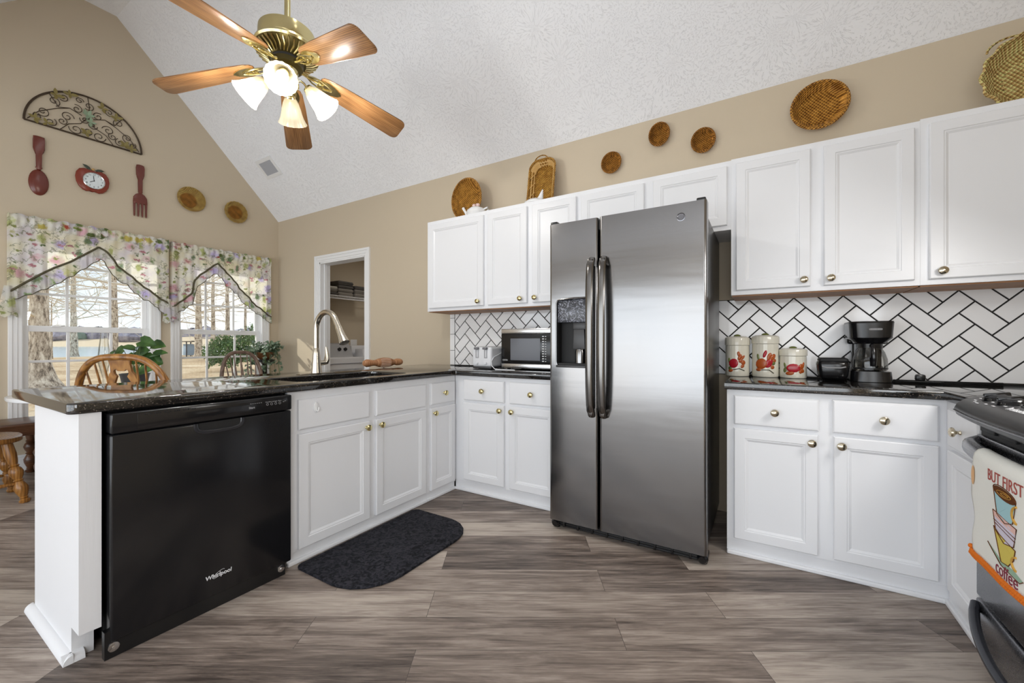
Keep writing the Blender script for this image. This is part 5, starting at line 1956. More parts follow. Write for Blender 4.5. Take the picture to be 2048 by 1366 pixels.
M_maroon = mat('maroon_lacquer', srgb(104, 44, 32), 0.25, spec=0.6)
def wall_outline(bm, pts, d, bev=0.006):
    """outline given as (y, z), standing d off the window wall"""
    add_prism(bm, pts, 0, d, basis((WX + 0.001, 0, 0), (0, 1, 0), (0, 0, 1), (1, 0, 0)), bev)
def mirror(yc, half):
    return [(yc + w, z) for w, z in half] + [(yc - w, z) for w, z in reversed(half)]
t = thing('wooden_spoon_ornament', 'large maroon spoon ornament hung under the iron scrollwork', 'wall decoration', (WX, 0.94, 2.45))
bm = new_bm()
yc = 0.938
wall_outline(bm, mirror(yc, [(0.012, 2.972), (0.034, 2.968), (0.036, 2.94), (0.036, 2.86), (0.030, 2.835), (0.012, 2.81), (0.010, 2.70), (0.022, 2.692), (0.011, 2.672)][::-1]), 0.02)
obj('handle', bm, M_maroon, t)
bm = new_bm()
add_ball(bm, (WX + 0.004, yc, 2.560), 1.0, 28, 16, (0.022, 0.062, 0.115))
obj('bowl', bm, M_maroon, t)
t = thing('wooden_fork_ornament', 'large maroon fork ornament hung beside the apple clock', 'wall decoration', (WX, 1.64, 2.43))
yc = 1.640
bm = new_bm()
wall_outline(bm, mirror(yc, [(0.010, 2.976), (0.030, 2.970), (0.034, 2.945), (0.033, 2.87), (0.026, 2.84), (0.011, 2.818), (0.010, 2.70), (0.020, 2.692), (0.011, 2.678)][::-1]), 0.02)
obj('handle', bm, M_maroon, t)
bm = new_bm()
wall_outline(bm, mirror(yc, [(0.010, 2.682), (0.036, 2.665), (0.055, 2.635), (0.058, 2.585), (0.056, 2.57)][::-1]), 0.018)
for k in range(4):
    y = yc - 0.0475 + k * 0.0317
    wall_outline(bm, [(y - 0.0095, 2.582), (y - 0.006, 2.445), (y, 2.432), (y + 0.006, 2.445), (y + 0.0095, 2.582)], 0.017, 0.003)
obj('tines', bm, M_maroon, t)

t = thing('apple_clock', 'red apple shaped wall clock between the maroon spoon and fork', 'clock', (WX, 1.283, 2.57))
yc, zc = 1.283, 2.690
bm = new_bm()
half = [(w, zc + z) for w, z in ((0.006, .082), (.030, .098), (.060, .103), (.092, .090), (.113, .055), (.119, .010), (.113, -.035), (.096, -.075), (.070, -.103), (.045, -.113), (.022, -.108), (.005, -.098))]
wall_outline(bm, mirror(yc, half[::-1]), 0.028, 0.010)
obj('apple_body', bm, mat('apple_red_wood', srgb(128, 50, 32), 0.25), t)
Mc = basis((WX + 0.029, yc + 0.006, zc - 0.004), (0, 1, 0), (0, 0, 1), (1, 0, 0))
bm = new_bm()
add_lathe(bm, [(0.074, 0), (0.074, 0.004), (1e-6, 0.0045)], 40, Mc)
fc = obj('clock_face', bm, mat('clock_face_white', srgb(222, 230, 232), 0.2), t)
bm = new_bm()
add_tube(bm, [Mc @ Vector((0.075 * math.cos(2 * PI * k / 48), 0.075 * math.sin(2 * PI * k / 48), 0.004)) for k in range(48)], 0.0042, 8, True)
obj('bezel', bm, M_chrome, fc)
bm = new_bm()
for k in range(1, 13):
    a = PI / 2 - k * PI / 6
    text_bm(bm, str(k), 0.020, Mc @ Matrix.Translation((0.058 * math.cos(a), 0.058 * math.sin(a), 0.0052)), 0.0003)
obj('numerals', bm, M_black_matte, fc, smooth=False)
for a, ln in ((R_(96), 0.048), (R_(212), 0.034)):
    bm = new_bm()
    add_box(bm, -0.006, ln, -0.0022, 0.0022, 0.0058, 0.0066, 0, Mc @ Matrix.Rotation(a, 4, 'Z'))
    obj('hand', bm, M_black_matte, fc, smooth=False)
M_dleaf = mat('dark_green_wood', srgb(52, 62, 50), 0.4)
for a, o in ((R_(148), -0.012), (R_(14), 0.016)):
    bm = new_bm()
    M = basis((WX + 0.014, yc + o, zc + 0.102), (0, math.cos(a), math.sin(a)), (0, -math.sin(a), math.cos(a)), (1, 0, 0))
    add_prism(bm, [(0.0, 0), (0.02, 0.013), (0.045, 0.012), (0.068, 0), (0.045, -0.012), (0.02, -0.013)], 0, 0.01, M, 0.003)
    obj('leaf', bm, M_dleaf, t)
bm = new_bm()
add_lathe(bm, [(0.011, 0), (0.011, 0.014), (1e-6, 0.016)], 12, basis((WX + 0.008, yc + 0.002, zc + 0.108), (0, 1, 0), (0, 0, 1), (1, 0, 0)))
obj('stem', bm, mat('tan_stem', srgb(190, 150, 90), 0.5), t)

# ------------------------------------------------------------------ ceiling register
t = thing('ceiling_vent', 'white ceiling register on the sloped ceiling near the window wall', 'vent', (-4.957, 2.643, 3.187))
sl = Vector((0, 1, -1.0279)).normalized()
nn = Vector((0, -1.0279, -1)).normalized()
Mv = basis(Vector((-4.957, 2.643, 2.743 + (3.075 - 2.643) * 1.0279)) + nn * 0.001, (1, 0, 0), sl, nn)
bm = new_bm()
plate(bm, rect(-0.158, 0.158, -0.108, 0.108), [rect(-0.118, 0.118, -0.072, 0.072)], lambda u, v, d: Mv @ Vector((u, v, d)), 0.008)
obj('frame', bm, M_white, t, smooth=False)
bm = new_bm()
add_box(bm, -0.120, 0.120, -0.074, 0.074, 0.0, 0.0015, 0, Mv)
obj('duct', bm, mat('vent_grey', srgb(120, 120, 124), 0.7), t, smooth=False)
bm = new_bm()
for k in range(16):
    x = -0.112 + k * 0.015
    add_box(bm, -0.0042, 0.0042, -0.073, 0.073, -0.0006, 0.0006, 0, Mv @ Matrix.Translation((x, 0, 0.005)) @ Matrix.Rotation(0.6, 4, 'Y'))
obj('louvres', bm, mat('louvre_grey', srgb(176, 176, 180), 0.5), t, smooth=False)

# ------------------------------------------------------------------ ceiling fan
FC = Vector((-2.20, 1.27, 2.60))
fan = thing('ceiling_fan', 'brass ceiling fan with five oak blades and four bell glass lights', 'ceiling fan', FC, rot=(-0.027, -0.046, 0))
bm = new_bm()
add_lathe(bm, [(0.0155, 0.20), (0.0155, 1.80)], 16)
obj('rod', bm, M_brass, fan, world=False)
bm = new_bm()
add_lathe(bm, [(0.02, 1.70), (0.055, 1.735), (0.068, 1.775), (0.07, 1.802)], 28)
obj('ceiling_canopy', bm, M_brass, fan, world=False)
bm = new_bm()
add_lathe(bm, [(0.02, 0.262), (0.03, 0.225), (0.12, 0.212), (0.139, 0.198), (0.141, 0.135), (0.138, 0.128), (0.143, 0.122), (0.158, 0.112), (0.162, 0.100), (0.156, 0.090)], 56, caps=False)
mh = obj('motor_housing', bm, M_brass, fan, world=False)
bm = new_bm()
add_lathe(bm, [(0.156, 0.090), (0.10, 0.058), (0.080, 0.050), (0.076, 0.012), (0.060, 0.004), (1e-6, 0.004)], 56)
obj('vented_underside', bm, mat('shaded_gap_brass', srgb(92, 82, 48), 0.35, 0.8), mh, world=False)  # cone colour darkened for the shaded gaps between the ribs
bm = new_bm()
for k in range(36):
    a = 2 * PI * k / 36
    Mr = Matrix.Rotation(a, 4, 'Z')
    add_tube(bm, [Mr @ Vector(p) for p in ((0.090, 0.0, 0.047), (0.122, 0.008, 0.063), (0.152, 0.004, 0.083))], [0.0035, 0.0055, 0.004], 6)
obj('ribs', bm, M_brass, mh, world=False)
bm = new_bm()
add_lathe(bm, [(0.080, 0.046), (0.080, 0.036), (0.074, 0.034)], 40, caps=False)
obj('dark_ring', bm, M_dark_grey, mh, world=False)

M_blade = wood('fan_blade_oak', srgb(92, 60, 34), srgb(146, 104, 64), srgb(178, 136, 92), 0, 0.32, 1.6)
def blade_outline():
    pts = []
    L0, L1 = 0.165, 0.665
    top = [(L0, 0.032), (L0 + 0.012, 0.048), (L0 + 0.04, 0.058), (0.30, 0.066), (0.50, 0.075), (L1 - 0.035, 0.080)]
    for k in range(7):
        a = PI / 2 - k / 6 * PI / 2
        top.append((L1 - 0.035 + 0.035 * math.cos(a), 0.045 + 0.035 * math.sin(a)))
    return top + [(x, -y) for x, y in reversed(top)]
for k in range(5):
    a = R_(-0.6 + 72 * k)
    Mz = Matrix.Rotation(a, 4, 'Z') @ Matrix.Translation((0.10, 0, 0.012)) @ Matrix.Rotation(R_(13.0), 4, 'Y') @ Matrix.Translation((-0.10, 0, 0)) @ Matrix.Rotation(R_(-11), 4, 'X')
    bm = new_bm()
    add_prism(bm, blade_outline(), 0.0, 0.006, None, 0.0015)
    b = obj('blade', bm, [M_blade], fan, world=False)
    b.matrix_local = Mz
    bm = new_bm()
    # cast leaf shaped bracket under the root of the blade
    n = 18
    lf = [(0.150 + 0.135 * s, 0.040 * math.sin(PI * s) ** 0.7 * (1 - 0.25 * s) + 0.004) for s in [i / n for i in range(n + 1)]]
    add_prism(bm, lf + [(x, -y) for x, y in reversed(lf)], -0.006, -0.0005, None, 0.002)
    for s in (-1, 1):
        add_tube(bm, [(0.09, 0.0, -0.004), (0.13, 0.020 * s, -0.008), (0.165, 0.026 * s, -0.008), (0.205, 0.018 * s, -0.008), (0.235, 0.004 * s, -0.007)], 0.005, 7)
        add_tube(bm, [(0.175 + 0.016 * math.cos(q), s * 0.014 + 0.012 * math.sin(q), -0.008) for q in [2 * PI * i / 12 for i in range(12)]], 0.0025, 5, True)
    add_tube(bm, [(0.060, 0, 0.004), (0.10, 0, -0.003), (0.16, 0, -0.005)], [0.012, 0.010, 0.007], 8)
    for (x, y) in ((0.18, 0), (0.215, 0.012), (0.215, -0.012)):
        add_ball(bm, (x, y, -0.009), 0.005, 8, 5)
    obj('blade_iron', bm, M_brass, b, world=False)

bm = new_bm()
add_lathe(bm, [(0.052, 0.006), (0.054, -0.010), (0.046, -0.030), (0.050, -0.060), (0.052, -0.085), (0.040, -0.098), (0.022, -0.108), (0.010, -0.118), (1e-6, -0.121)], 32)
for k in range(16):
    Mr = Matrix.Rotation(2 * PI * k / 16, 4, 'Z')
    add_tube(bm, [Mr @ Vector(p) for p in ((0.047, 0, -0.03), (0.0525, 0, -0.06), (0.053, 0, -0.085))], 0.004, 5)
lk = obj('light_fitter', bm, M_brass, fan, world=False)

def shade_mat(name, tint, tr, tl):
    m = bpy.data.materials.new(name)
    m.use_nodes = True
    nt = m.node_tree
    nt.nodes.clear()
    o = nt.nodes.new('ShaderNodeOutputMaterial')
    a = nt.nodes.new('ShaderNodeBsdfTransparent'); a.inputs['Color'].default_value = (1, 1, 1, 1)
    b = nt.nodes.new('ShaderNodeBsdfTranslucent'); b.inputs['Color'].default_value = tint
    d = nt.nodes.new('ShaderNodeBsdfPrincipled'); d.inputs['Base Color'].default_value = tint; d.inputs['Roughness'].default_value = 0.15
    m1 = nt.nodes.new('ShaderNodeMixShader'); m1.inputs[0].default_value = tl
    m2 = nt.nodes.new('ShaderNodeMixShader'); m2.inputs[0].default_value = tr
    nt.links.new(d.outputs[0], m1.inputs[1]); nt.links.new(b.outputs[0], m1.inputs[2])
    nt.links.new(m1.outputs[0], m2.inputs[1]); nt.links.new(a.outputs[0], m2.inputs[2])
    nt.links.new(m2.outputs[0], o.inputs['Surface'])
    return m
M_shade = shade_mat('ribbed_bell_glass', srgb(216, 208, 184), 0.30, 0.45)
M_bulb_on = emit_mat('lit_bulb', srgb(255, 244, 220), 5.0)
M_bulb_off = mat('unlit_bulb', srgb(236, 232, 222), 0.3)
for i, az in enumerate((-38, 52, 142, 232)):
    a = R_(az)
    d = Vector((math.cos(a), math.sin(a), 0))
    neck = d * 0.097 + Vector((0, 0, -0.080))
    ax = (d * 0.71 + Vector((0, 0, -0.71))).normalized()
    M = basis(neck, ax.cross(Vector((0, 0, 1))), None or ax.cross(ax.cross(Vector((0, 0, 1)))), ax)
    bm = new_bm()
    add_tube(bm, [d * 0.045 + Vector((0, 0, -0.055)), d * 0.064 + Vector((0, 0, -0.046)), d * 0.082 + Vector((0, 0, -0.058)), neck], 0.006, 8)
    add_lathe(bm, [(0.008, -0.004), (0.024, 0.0), (0.027, 0.010), (0.026, 0.026), (0.022, 0.030)], 20, M)
    obj('lamp_arm', bm, M_brass, lk, world=False)
    bm = new_bm()
    wob = lambda t, j: 1 + (0.05 * abs(math.cos(9 * t)) * min(1, j / 5))
    add_lathe(bm, [(0.027, 0.012), (0.031, 0.020), (0.040, 0.040), (0.047, 0.065), (0.052, 0.090), (0.058, 0.115), (0.068, 0.138), (0.0735, 0.146)], 84, M, False, wob)
    sh = obj('lamp_shade', bm, M_shade, fan, world=False)
    bm = new_bm()
    add_lathe(bm, [(0.012, 0.03), (0.014, 0.05), (0.026, 0.075), (0.030, 0.095), (0.026, 0.113), (0.012, 0.124), (1e-6, 0.125)], 18, M)
    lit = az != 142
    obj('bulb', bm, M_bulb_on if lit else M_bulb_off, sh, world=False)
    if lit:
        p = FC + M @ Vector((0, 0, 0.136))
        lamp('fan_bulb_light', 'POINT', p, 16.0, (1.0, 0.97, 0.92), shadow_soft_size=0.028)

# ------------------------------------------------------------------ window valances
def floral(name='floral_cloth', header=False, trans=0.5, shade=1.0):
    m = mat(name, srgb(240, 238, 228), 0.85, spec=0.1)
    t = NT(m)
    v = t.coord('Object', (0.0, 1, 1))
    wob = t.noise(v, 24, 3, 0.6)
    ad = t.n('VectorMath'); ad.operation = 'MULTIPLY_ADD'
    ad.inputs[1].default_value = (0.075, 0.075, 0.075)
    t.l(wob.outputs['Color'], ad.inputs[0]); t.l(v, ad.inputs[2])
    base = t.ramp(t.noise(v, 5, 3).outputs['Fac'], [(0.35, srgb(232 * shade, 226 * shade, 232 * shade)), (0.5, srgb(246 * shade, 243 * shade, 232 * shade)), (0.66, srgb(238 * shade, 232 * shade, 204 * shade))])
    cur = base
    def spots(scale, size, stops, soft=0.06, stretch=(1, 1, 1)):
        nonlocal cur
        mp = t.n('Mapping'); mp.inputs['Scale'].default_value = stretch
        t.l(ad.outputs[0], mp.inputs['Vector'])
        vo = t.n('TexVoronoi'); vo.inputs['Scale'].default_value = scale; vo.inputs['Randomness'].default_value = 0.9
        t.l(mp.outputs['Vector'], vo.inputs['Vector'])
        sp = t.n('SeparateColor'); t.l(vo.outputs['Color'], sp.inputs[0])
        mask = t.ramp(vo.outputs['Distance'], [(size - soft, (1, 1, 1)), (size, (0, 0, 0))])
        has = t.ramp(sp.outputs[1], [(0.0, (0, 0, 0)), (0.42, (1, 1, 1))], 'CONSTANT')
        f = t.math('MULTIPLY', mask, has)
        c = t.ramp(sp.outputs[0], stops, 'CONSTANT')
        cur = t.mix(f, cur, c)
    spots(8, 0.44, [(0.0, srgb(222, 176, 186)), (0.22, srgb(196, 184, 222)), (0.42, srgb(238, 224, 204)), (0.58, srgb(198, 124, 130)), (0.72, srgb(222, 216, 238)), (0.88, srgb(236, 222, 172))], 0.26)
    spots(13, 0.42, [(0.0, srgb(142, 164, 118)), (0.3, srgb(184, 190, 132)), (0.55, srgb(122, 142, 112)), (0.75, srgb(200, 198, 148)), (0.9, srgb(186, 172, 206))], 0.20, (1, 1.0, 0.6))
    spots(21, 0.34, [(0.0, srgb(104, 122, 84)), (0.5, srgb(150, 156, 100)), (0.8, srgb(190, 134, 144))], 0.14, (1, 0.55, 1.0))
    vn = t.noise(ad.outputs[0], 9, 2)
    vine = t.ramp(vn.outputs['Fac'], [(0.478, (0, 0, 0)), (0.49, (1, 1, 1)), (0.50, (1, 1, 1)), (0.512, (0, 0, 0))])
    vfac = t.math('MULTIPLY', vine, 0.65)
    cur = t.mix(vfac, cur, srgb(118, 124, 88))
    if header:
        spots(12, 0.50, [(0.0, srgb(112, 126, 66)), (0.35, srgb(190, 176, 96)), (0.6, srgb(92, 104, 62)), (0.82, srgb(156, 72, 58)), (0.9, srgb(150, 142, 78))], 0.2, (1, 1.0, 1.3))
    t.base(cur)
    o = m.node_tree.nodes['Material Output']
    tl = t.n('BsdfTranslucent'); t.l(cur, tl.inputs['Color'])
    mx = t.n('MixShader'); mx.inputs[0].default_value = trans
    t.l(t.p.outputs[0], mx.inputs[1]); t.l(tl.outputs[0], mx.inputs[2])
    t.l(mx.outputs[0], o.inputs['Surface'])
    return m
M_floral = floral()
M_floral_head = floral('shaded_floral_header', True, 0.12, 0.9)  # denser header print, its colour dimmed where the backlight is missing
M_floral_ruffle = floral('shaded_floral_ruffle', False, 0.22, 0.88)  # base colour greyed for the weaker backlight through doubled cloth
M_pipe = mat('dark_green_piping', srgb(84, 78, 56), 0.8)

def interp(tab, y):
    if y <= tab[0][0]:
        return tab[0][1]
    for (a, b), (c, d) in zip(tab, tab[1:]):
        if y <= c:
            return b + (d - b) * (y - a) / (c - a)
    return tab[-1][1]

def valance(label, y0, y1, zt, edge, ruf, tails, seed):
    rnd = random.Random(seed)
    ph = rnd.uniform(0, 6)
    X = WX + 0.070
    t = thing('valance', label, 'valance', (WX, (y0 + y1) / 2, 1.4), 'floral window valances')
    zh = zt - 0.105
    def fold(y, k):
        return 0.010 * math.sin(y * 41 + ph) * k + 0.007 * math.sin(y * 93 + ph * 2) * k
    # gathered header with the rod pocket
    bm = new_bm()
    def head(u, v):
        y = y0 + (y1 - y0) * u
        z = zt - (zt - zh) * v + 0.006 * math.sin(y * 70 + ph) * (1 - v)
        b = 0.026 * math.sin(PI * v)
        return Vector((X + b + 0.006 * math.sin(y * 120 + ph) + 0.003 * math.sin(y * 57), y, z))
    add_grid(bm, 110, 6, head)
    for yy in (y0, y1):
        add_grid(bm, 3, 4, lambda u, v: Vector((WX + 0.002 + (X + 0.012 - WX) * u, yy, zt - (zt - zh) * v)))
    obj('header', bm, M_floral_head, t)
    bm = new_bm()
    def body(u, v):
        y = y0 + (y1 - y0) * u
        ze = interp(edge, y)
        z = zh + 0.004 + (ze - zh - 0.004) * v
        return Vector((X + 0.004 + fold(y, 0.4 + 0.6 * v), y, z))
    add_grid(bm, 110, 14, body)
    for yy in (y0, y1):
        add_grid(bm, 3, 12, lambda u, v: Vector((WX + 0.002 + (X - WX) * u, yy, zh + (interp(edge, yy) - zh) * v)))
    obj('swag', bm, M_floral, t)
    bm = new_bm()
    def ruffle(u, v):
        y = y0 + (y1 - y0) * u
        za, zb = interp(edge, y), interp(ruf, y)
        w = math.sin(y * 150 + ph) + 0.6 * math.sin(y * 67)
        return Vector((X + 0.006 + fold(y, 1) + 0.010 * w * v, y, za + (zb - za) * v + 0.006 * math.sin(y * 75 + ph) * v))
    add_grid(bm, 150, 5, ruffle)
    rf = obj('ruffle', bm, M_floral_ruffle, t)
    bm = new_bm()
    add_tube(bm, [ruffle(k / 90, 0.0) + Vector((0.004, 0, 0)) for k in range(91)], 0.0095, 6)
    add_tube(bm, [ruffle(k / 150, 1.0) for k in range(151)], 0.0036, 5)
    obj('piping', bm, M_pipe, rf)
    for (yc, zlo, w) in tails:
        bm = new_bm()
        zhi = interp(edge, yc) + 0.05
        def tail(u, v):
            a = 2 * PI * u
            r = w * (0.45 + 0.75 * v) * (1 + 0.22 * math.sin(a * 4 + seed))
            return Vector((X + 0.012 + 0.45 * r * math.cos(a), yc + r * math.sin(a), zhi + (zlo - zhi) * v + 0.014 * math.sin(a * 3) * v))
        add_grid(bm, 24, 8, tail, closed_u=True)
        obj('gathered_tail', bm, M_floral_ruffle, t)
e1 = [(0.760, 1.560), (0.84, 1.638), (0.935, 1.73), (1.025, 1.806), (1.12, 1.872), (1.202, 1.947), (1.315, 2.050), (1.375, 2.003), (1.444, 1.892), (1.561, 1.784), (1.661, 1.694), (1.785, 1.596), (1.858, 1.544)]
r1 = [(0.760, 1.485), (0.842, 1.526), (0.911, 1.568), (1.007, 1.632), (1.088, 1.706), (1.152, 1.761), (1.218, 1.830), (1.328, 1.936), (1.367, 1.875), (1.425, 1.765), (1.523, 1.705), (1.55, 1.66), (1.64, 1.583), (1.722, 1.533), (1.785, 1.47), (1.858, 1.40)]
valance('floral swag valance over the window beside the dining table', 0.757, 1.858, 2.235, e1, r1, [(0.752, 1.352, 0.042), (1.855, 1.345, 0.038)], 1)
e2 = [(1.890, 1.515), (1.98, 1.59), (2.072, 1.69), (2.091, 1.82), (2.149, 1.90), (2.289, 2.030), (2.32, 2.055), (2.431, 1.956), (2.569, 1.786), (2.743, 1.604), (2.935, 1.462)]
r2 = [(1.890, 1.42), (1.98, 1.48), (2.085, 1.575), (2.11, 1.73), (2.149, 1.79), (2.273, 1.916), (2.32, 1.935), (2.431, 1.80), (2.546, 1.70), (2.608, 1.61), (2.743, 1.509), (2.935, 1.385)]
valance('floral swag valance over the window nearest the room corner', 1.890, 2.936, 2.225, e2, r2, [(1.900, 1.375, 0.034)], 2)

# ------------------------------------------------------------------ dining nook
M_tabletop = mat('white_table_top', srgb(228, 230, 232), 0.2)
t = thing('dining_table', 'oval white topped dining table in the nook by the windows', 'table', (-4.35, 1.45, 0))
bm = new_bm()
add_prism(bm, [(-4.35 + 0.50 * math.copysign(abs(math.cos(a)) ** 0.8, math.cos(a)), 1.45 + 0.86 * math.copysign(abs(math.sin(a)) ** 0.8, math.sin(a))) for a in [2 * PI * k / 48 for k in range(48)]], 0.724, 0.75, None, 0.006)
obj('table_top', bm, M_tabletop, t)
LEGP = [(0.020, 0.0), (0.028, 0.02), (0.030, 0.045), (0.018, 0.07), (0.024, 0.085), (0.018, 0.10), (0.022, 0.115), (0.034, 0.20), (0.036, 0.26), (0.024, 0.33), (0.020, 0.35), (0.028, 0.37), (0.020, 0.39), (0.030, 0.44), (0.037, 0.50), (0.030, 0.56), (0.020, 0.59), (0.027, 0.61), (0.020, 0.63), (0.026, 0.70), (0.030, 0.80), (0.026, 1.0)]
def turned_leg(bm, foot, top, k=1.0):
    foot, top = Vector(foot), Vector(top)
    L_ = (top - foot).length
    M = basis(foot, (top - foot).cross(Vector((0, 1, 0.01))), (top - foot).cross((top - foot).cross(Vector((0, 1, 0.01)))), top - foot)
    add_lathe(bm, [(r * k, z * L_) for r, z in LEGP], 18, M)
for x in (-4.68, -4.02):
    for y in (0.95, 1.95):
        bm = new_bm()
        turned_leg(bm, (x, y, 0), (x, y, 0.726), 1.1)
        obj('leg', bm, M_oak_z, t)
bm = new_bm()
add_lathe(bm, [(0.06, 0), (0.09, 0.004), (0.125, 0.016), (0.128, 0.019), (0.09, 0.009), (1e-6, 0.006)], 36, Matrix.Translation((-4.60, 0.86, 0.7505)))
solo('dinner_plate', bm, M_ceramic, 'white dinner plate at the near end of the dining table', 'plate')

def windsor(label, x, y, rz, m, W=0.56, top=1.04, splat=True, group='wooden dining chairs', sw=0.44):
    """faces local +y; the bow stands behind the seat"""
    t = thing('dining_chair', label, 'chair', (x, y, 0), group, (0, 0, rz))
    bm = new_bm()
    pts = []
    for k in range(36):
        a = 2 * PI * k / 36
        rx = sw / 2 * (1 + 0.06 * math.sin(a))
        pts.append((rx * math.copysign(abs(math.cos(a)) ** 0.75, math.cos(a)), 0.215 * math.copysign(abs(math.sin(a)) ** 0.8, math.sin(a))))
    add_prism(bm, pts, 0.425, 0.462, None, 0.010)
    obj('seat', bm, m, t, world=False)
    feet = []
    for sx in (-1, 1):
        for sy in (-1, 1):
            bm = new_bm()
            f = Vector((sx * 0.205, sy * 0.205, 0)); h = Vector((sx * 0.125, sy * 0.13, 0.428))
            turned_leg(bm, f, h)
            obj('leg', bm, m, t, world=False)
            feet.append(f.lerp(h, 0.32))
    bm = new_bm()
    for a, b in ((0, 1), (2, 3)):
        p, q = feet[a], feet[b]
        add_tube(bm, [p, p.lerp(q, .25), p.lerp(q, .5), p.lerp(q, .75), q], [0.009, 0.013, 0.019, 0.013, 0.009], 10)
    p, q = feet[0].lerp(feet[1], .5), feet[2].lerp(feet[3], .5)
    add_tube(bm, [p, p.lerp(q, .5), q], [0.010, 0.018, 0.010], 10)
    obj('stretcher', bm, m, t, world=False)
    # bow
    hb = top - 0.45
    def bow(s):   # s 0..1 from one foot over the top to the other
        a = PI * (1 - s)
        return Vector((W / 2 * math.copysign(abs(math.cos(a)) ** 0.62, math.cos(a)), -0.185 - 0.10 * math.sin(a) ** 0.8, 0.45 + hb * math.sin(a) ** 0.75))
    bm = new_bm()
    bp = []
    for k in range(41):
        p = bow(k / 40)
        if p.z < 0.62:
            p.x *= 0.80 + 0.20 * (p.z - 0.45) / 0.17
        bp.append(p)
    add_tube(bm, bp, 0.0195, 12)
    for v in bm.verts:
        pass
    obj('bow', bm, m, t, world=False)
    def bow_at(xx):
        best = min(bp[8:33], key=lambda p: abs(p.x - xx))
        return best
    xs = (-0.215, -0.150, -0.095, 0.095, 0.150, 0.215) if splat else (-0.16, -0.115, -0.07, -0.023, 0.023, 0.07, 0.115, 0.16)
    if not splat:
        xs = tuple(q * W / 0.46 for q in xs)
    for xx in xs:
        p = bow_at(xx)
        bm = new_bm()
        q = Vector((xx * 0.72, -0.165, 0.455))
        add_tube(bm, [q, q.lerp(p, .3), q.lerp(p, .55), q.lerp(p, .8), p], [0.007, 0.010, 0.009, 0.006, 0.005], 9)
        obj('spindle', bm, m, t, world=False)
    if splat:
        # fiddle shaped splat with a cut-out
        h2 = [(.050, 0), (.060, .10), (.045, .20), (.065, .30), (.094, .40), (.090, .45), (.078, .485), (.064, .505), (.060, .55), (.066, .575)]
        out = [(-x, y) for x, y in h2] + h2[::-1]
        cut = [(-.054, .430), (-.032, .475), (-.044, .492), (-.044, .510), (-.032, .520), (-.018, .508), (.018, .508), (.032, .520), (.044, .510), (.044, .492), (.032, .475), (.054, .430), (.040, .405), (-.040, .405)]
        bm = new_bm()
        lean = Vector((0, -0.11, 0.555)).normalized()
        Ms2 = basis((0, -0.165, 0.455), (1, 0, 0), lean)
        plate(bm, out, [cut], lambda u, v, d: Ms2 @ Vector((u, v, d - 0.007)), 0.014)
        obj('splat', bm, m, t, world=False, smooth=False)
    return t
windsor('honey oak bow back chair with a fiddle splat, pulled up behind the peninsula', -3.42, 1.115, R_(31), M_oak_z, 0.635, 1.038)
windsor('honey oak chair with turned legs at the near end of the table', -4.635, 0.485, R_(0), M_oak_z, 0.56, 1.02)
windsor('weathered brown spindle back chair standing before the corner window', -4.74, 2.36, R_(-90), M_oak_grey, 0.44, 1.02, False, sw=0.42)

t = thing('bench', 'dark oak bench standing along the window wall', 'bench', (-5.27, 1.33, 0))
bm = new_bm()
add_box(bm, -5.50, -5.06, 0.48, 2.02, 0.448, 0.476, 0.006)
obj('seat_board', bm, M_oak_dark, t)
bm = new_bm()
add_box(bm, -5.085, -5.062, 0.52, 1.98, 0.375, 0.449)
add_box(bm, -5.50, -5.48, 0.52, 1.98, 0.375, 0.449)
obj('apron', bm, M_oak_dark, t)
for x in (-5.125, -5.44):
    for y in (0.875, 1.86):
        bm = new_bm()
        turned_leg(bm, (x + (0.05 if x > -5.3 else 0), y, 0), (x, y, 0.449), 1.15)
        obj('leg', bm, M_oak_dark, t)

# plants
M_pothos = leaf_mat('pothos_leaf', srgb(44, 74, 40), srgb(88, 124, 60), 0.25, 0.35)
M_ivy = leaf_mat('ivy_leaf', srgb(60, 84, 62), srgb(150, 170, 146), 0.2, 0.4)
M_stemg = mat('green_stem', srgb(90, 110, 60), 0.6)
def heart(bm, M, s):
    pts = [(0, 0.0), (0.30, -0.16), (0.52, 0.02), (0.50, 0.38), (0.28, 0.74), (0, 1.05), (-0.28, 0.74), (-0.50, 0.38), (-0.52, 0.02), (-0.30, -0.16)]
    c = bm.verts.new(M @ Vector((0, 0.36 * s, -0.06 * s)))
    vs = [bm.verts.new(M @ Vector((x * s, y * s, 0.10 * s * abs(x) * 2 - 0.12 * s * y * y))) for x, y in pts]
    for k in range(len(vs)):
        bm.faces.new((c, vs[k], vs[(k + 1) % len(vs)]))
PP = Vector((-4.36, 1.26, 0.7505))
t = thing('potted_plant', 'leafy green pothos in a pot on the dining table, rising behind the bow back chair', 'plant', PP)
bm = new_bm()
add_lathe(bm, [(0.06, 0), (0.075, 0.02), (0.092, 0.11), (0.098, 0.125), (0.088, 0.125), (0.08, 0.11), (1e-6, 0.105)], 28)
obj('pot', bm, mat('dark_pot', srgb(52, 50, 50), 0.4), t, world=False)
bm = new_bm(); bs_ = new_bm()
rx, ry = math.cos(R_(31.35)), math.sin(R_(31.35))
rnd = random.Random(21)
lv = [(-0.165, 0.275, .08), (-0.13, 0.30, .085), (-0.09, 0.245, .08), (-0.04, 0.26, .10), (0.0, 0.33, .085), (0.035, 0.35, .07), (0.02, 0.25, .11), (0.06, 0.30, .11), (0.10, 0.375, .10), (0.13, 0.355, .085), (0.09, 0.24, .10), (0.145, 0.25, .09), (0.17, 0.285, .095), (0.165, 0.225, .08), (-0.06, 0.20, .09), (-0.10, 0.19, .09), (0.05, 0.19, .09), (0.11, 0.15, .085), (-0.02, 0.29, .07), (0.085, 0.205, .10), (-0.15, 0.215, .07), (0.0, 0.22, .09)]
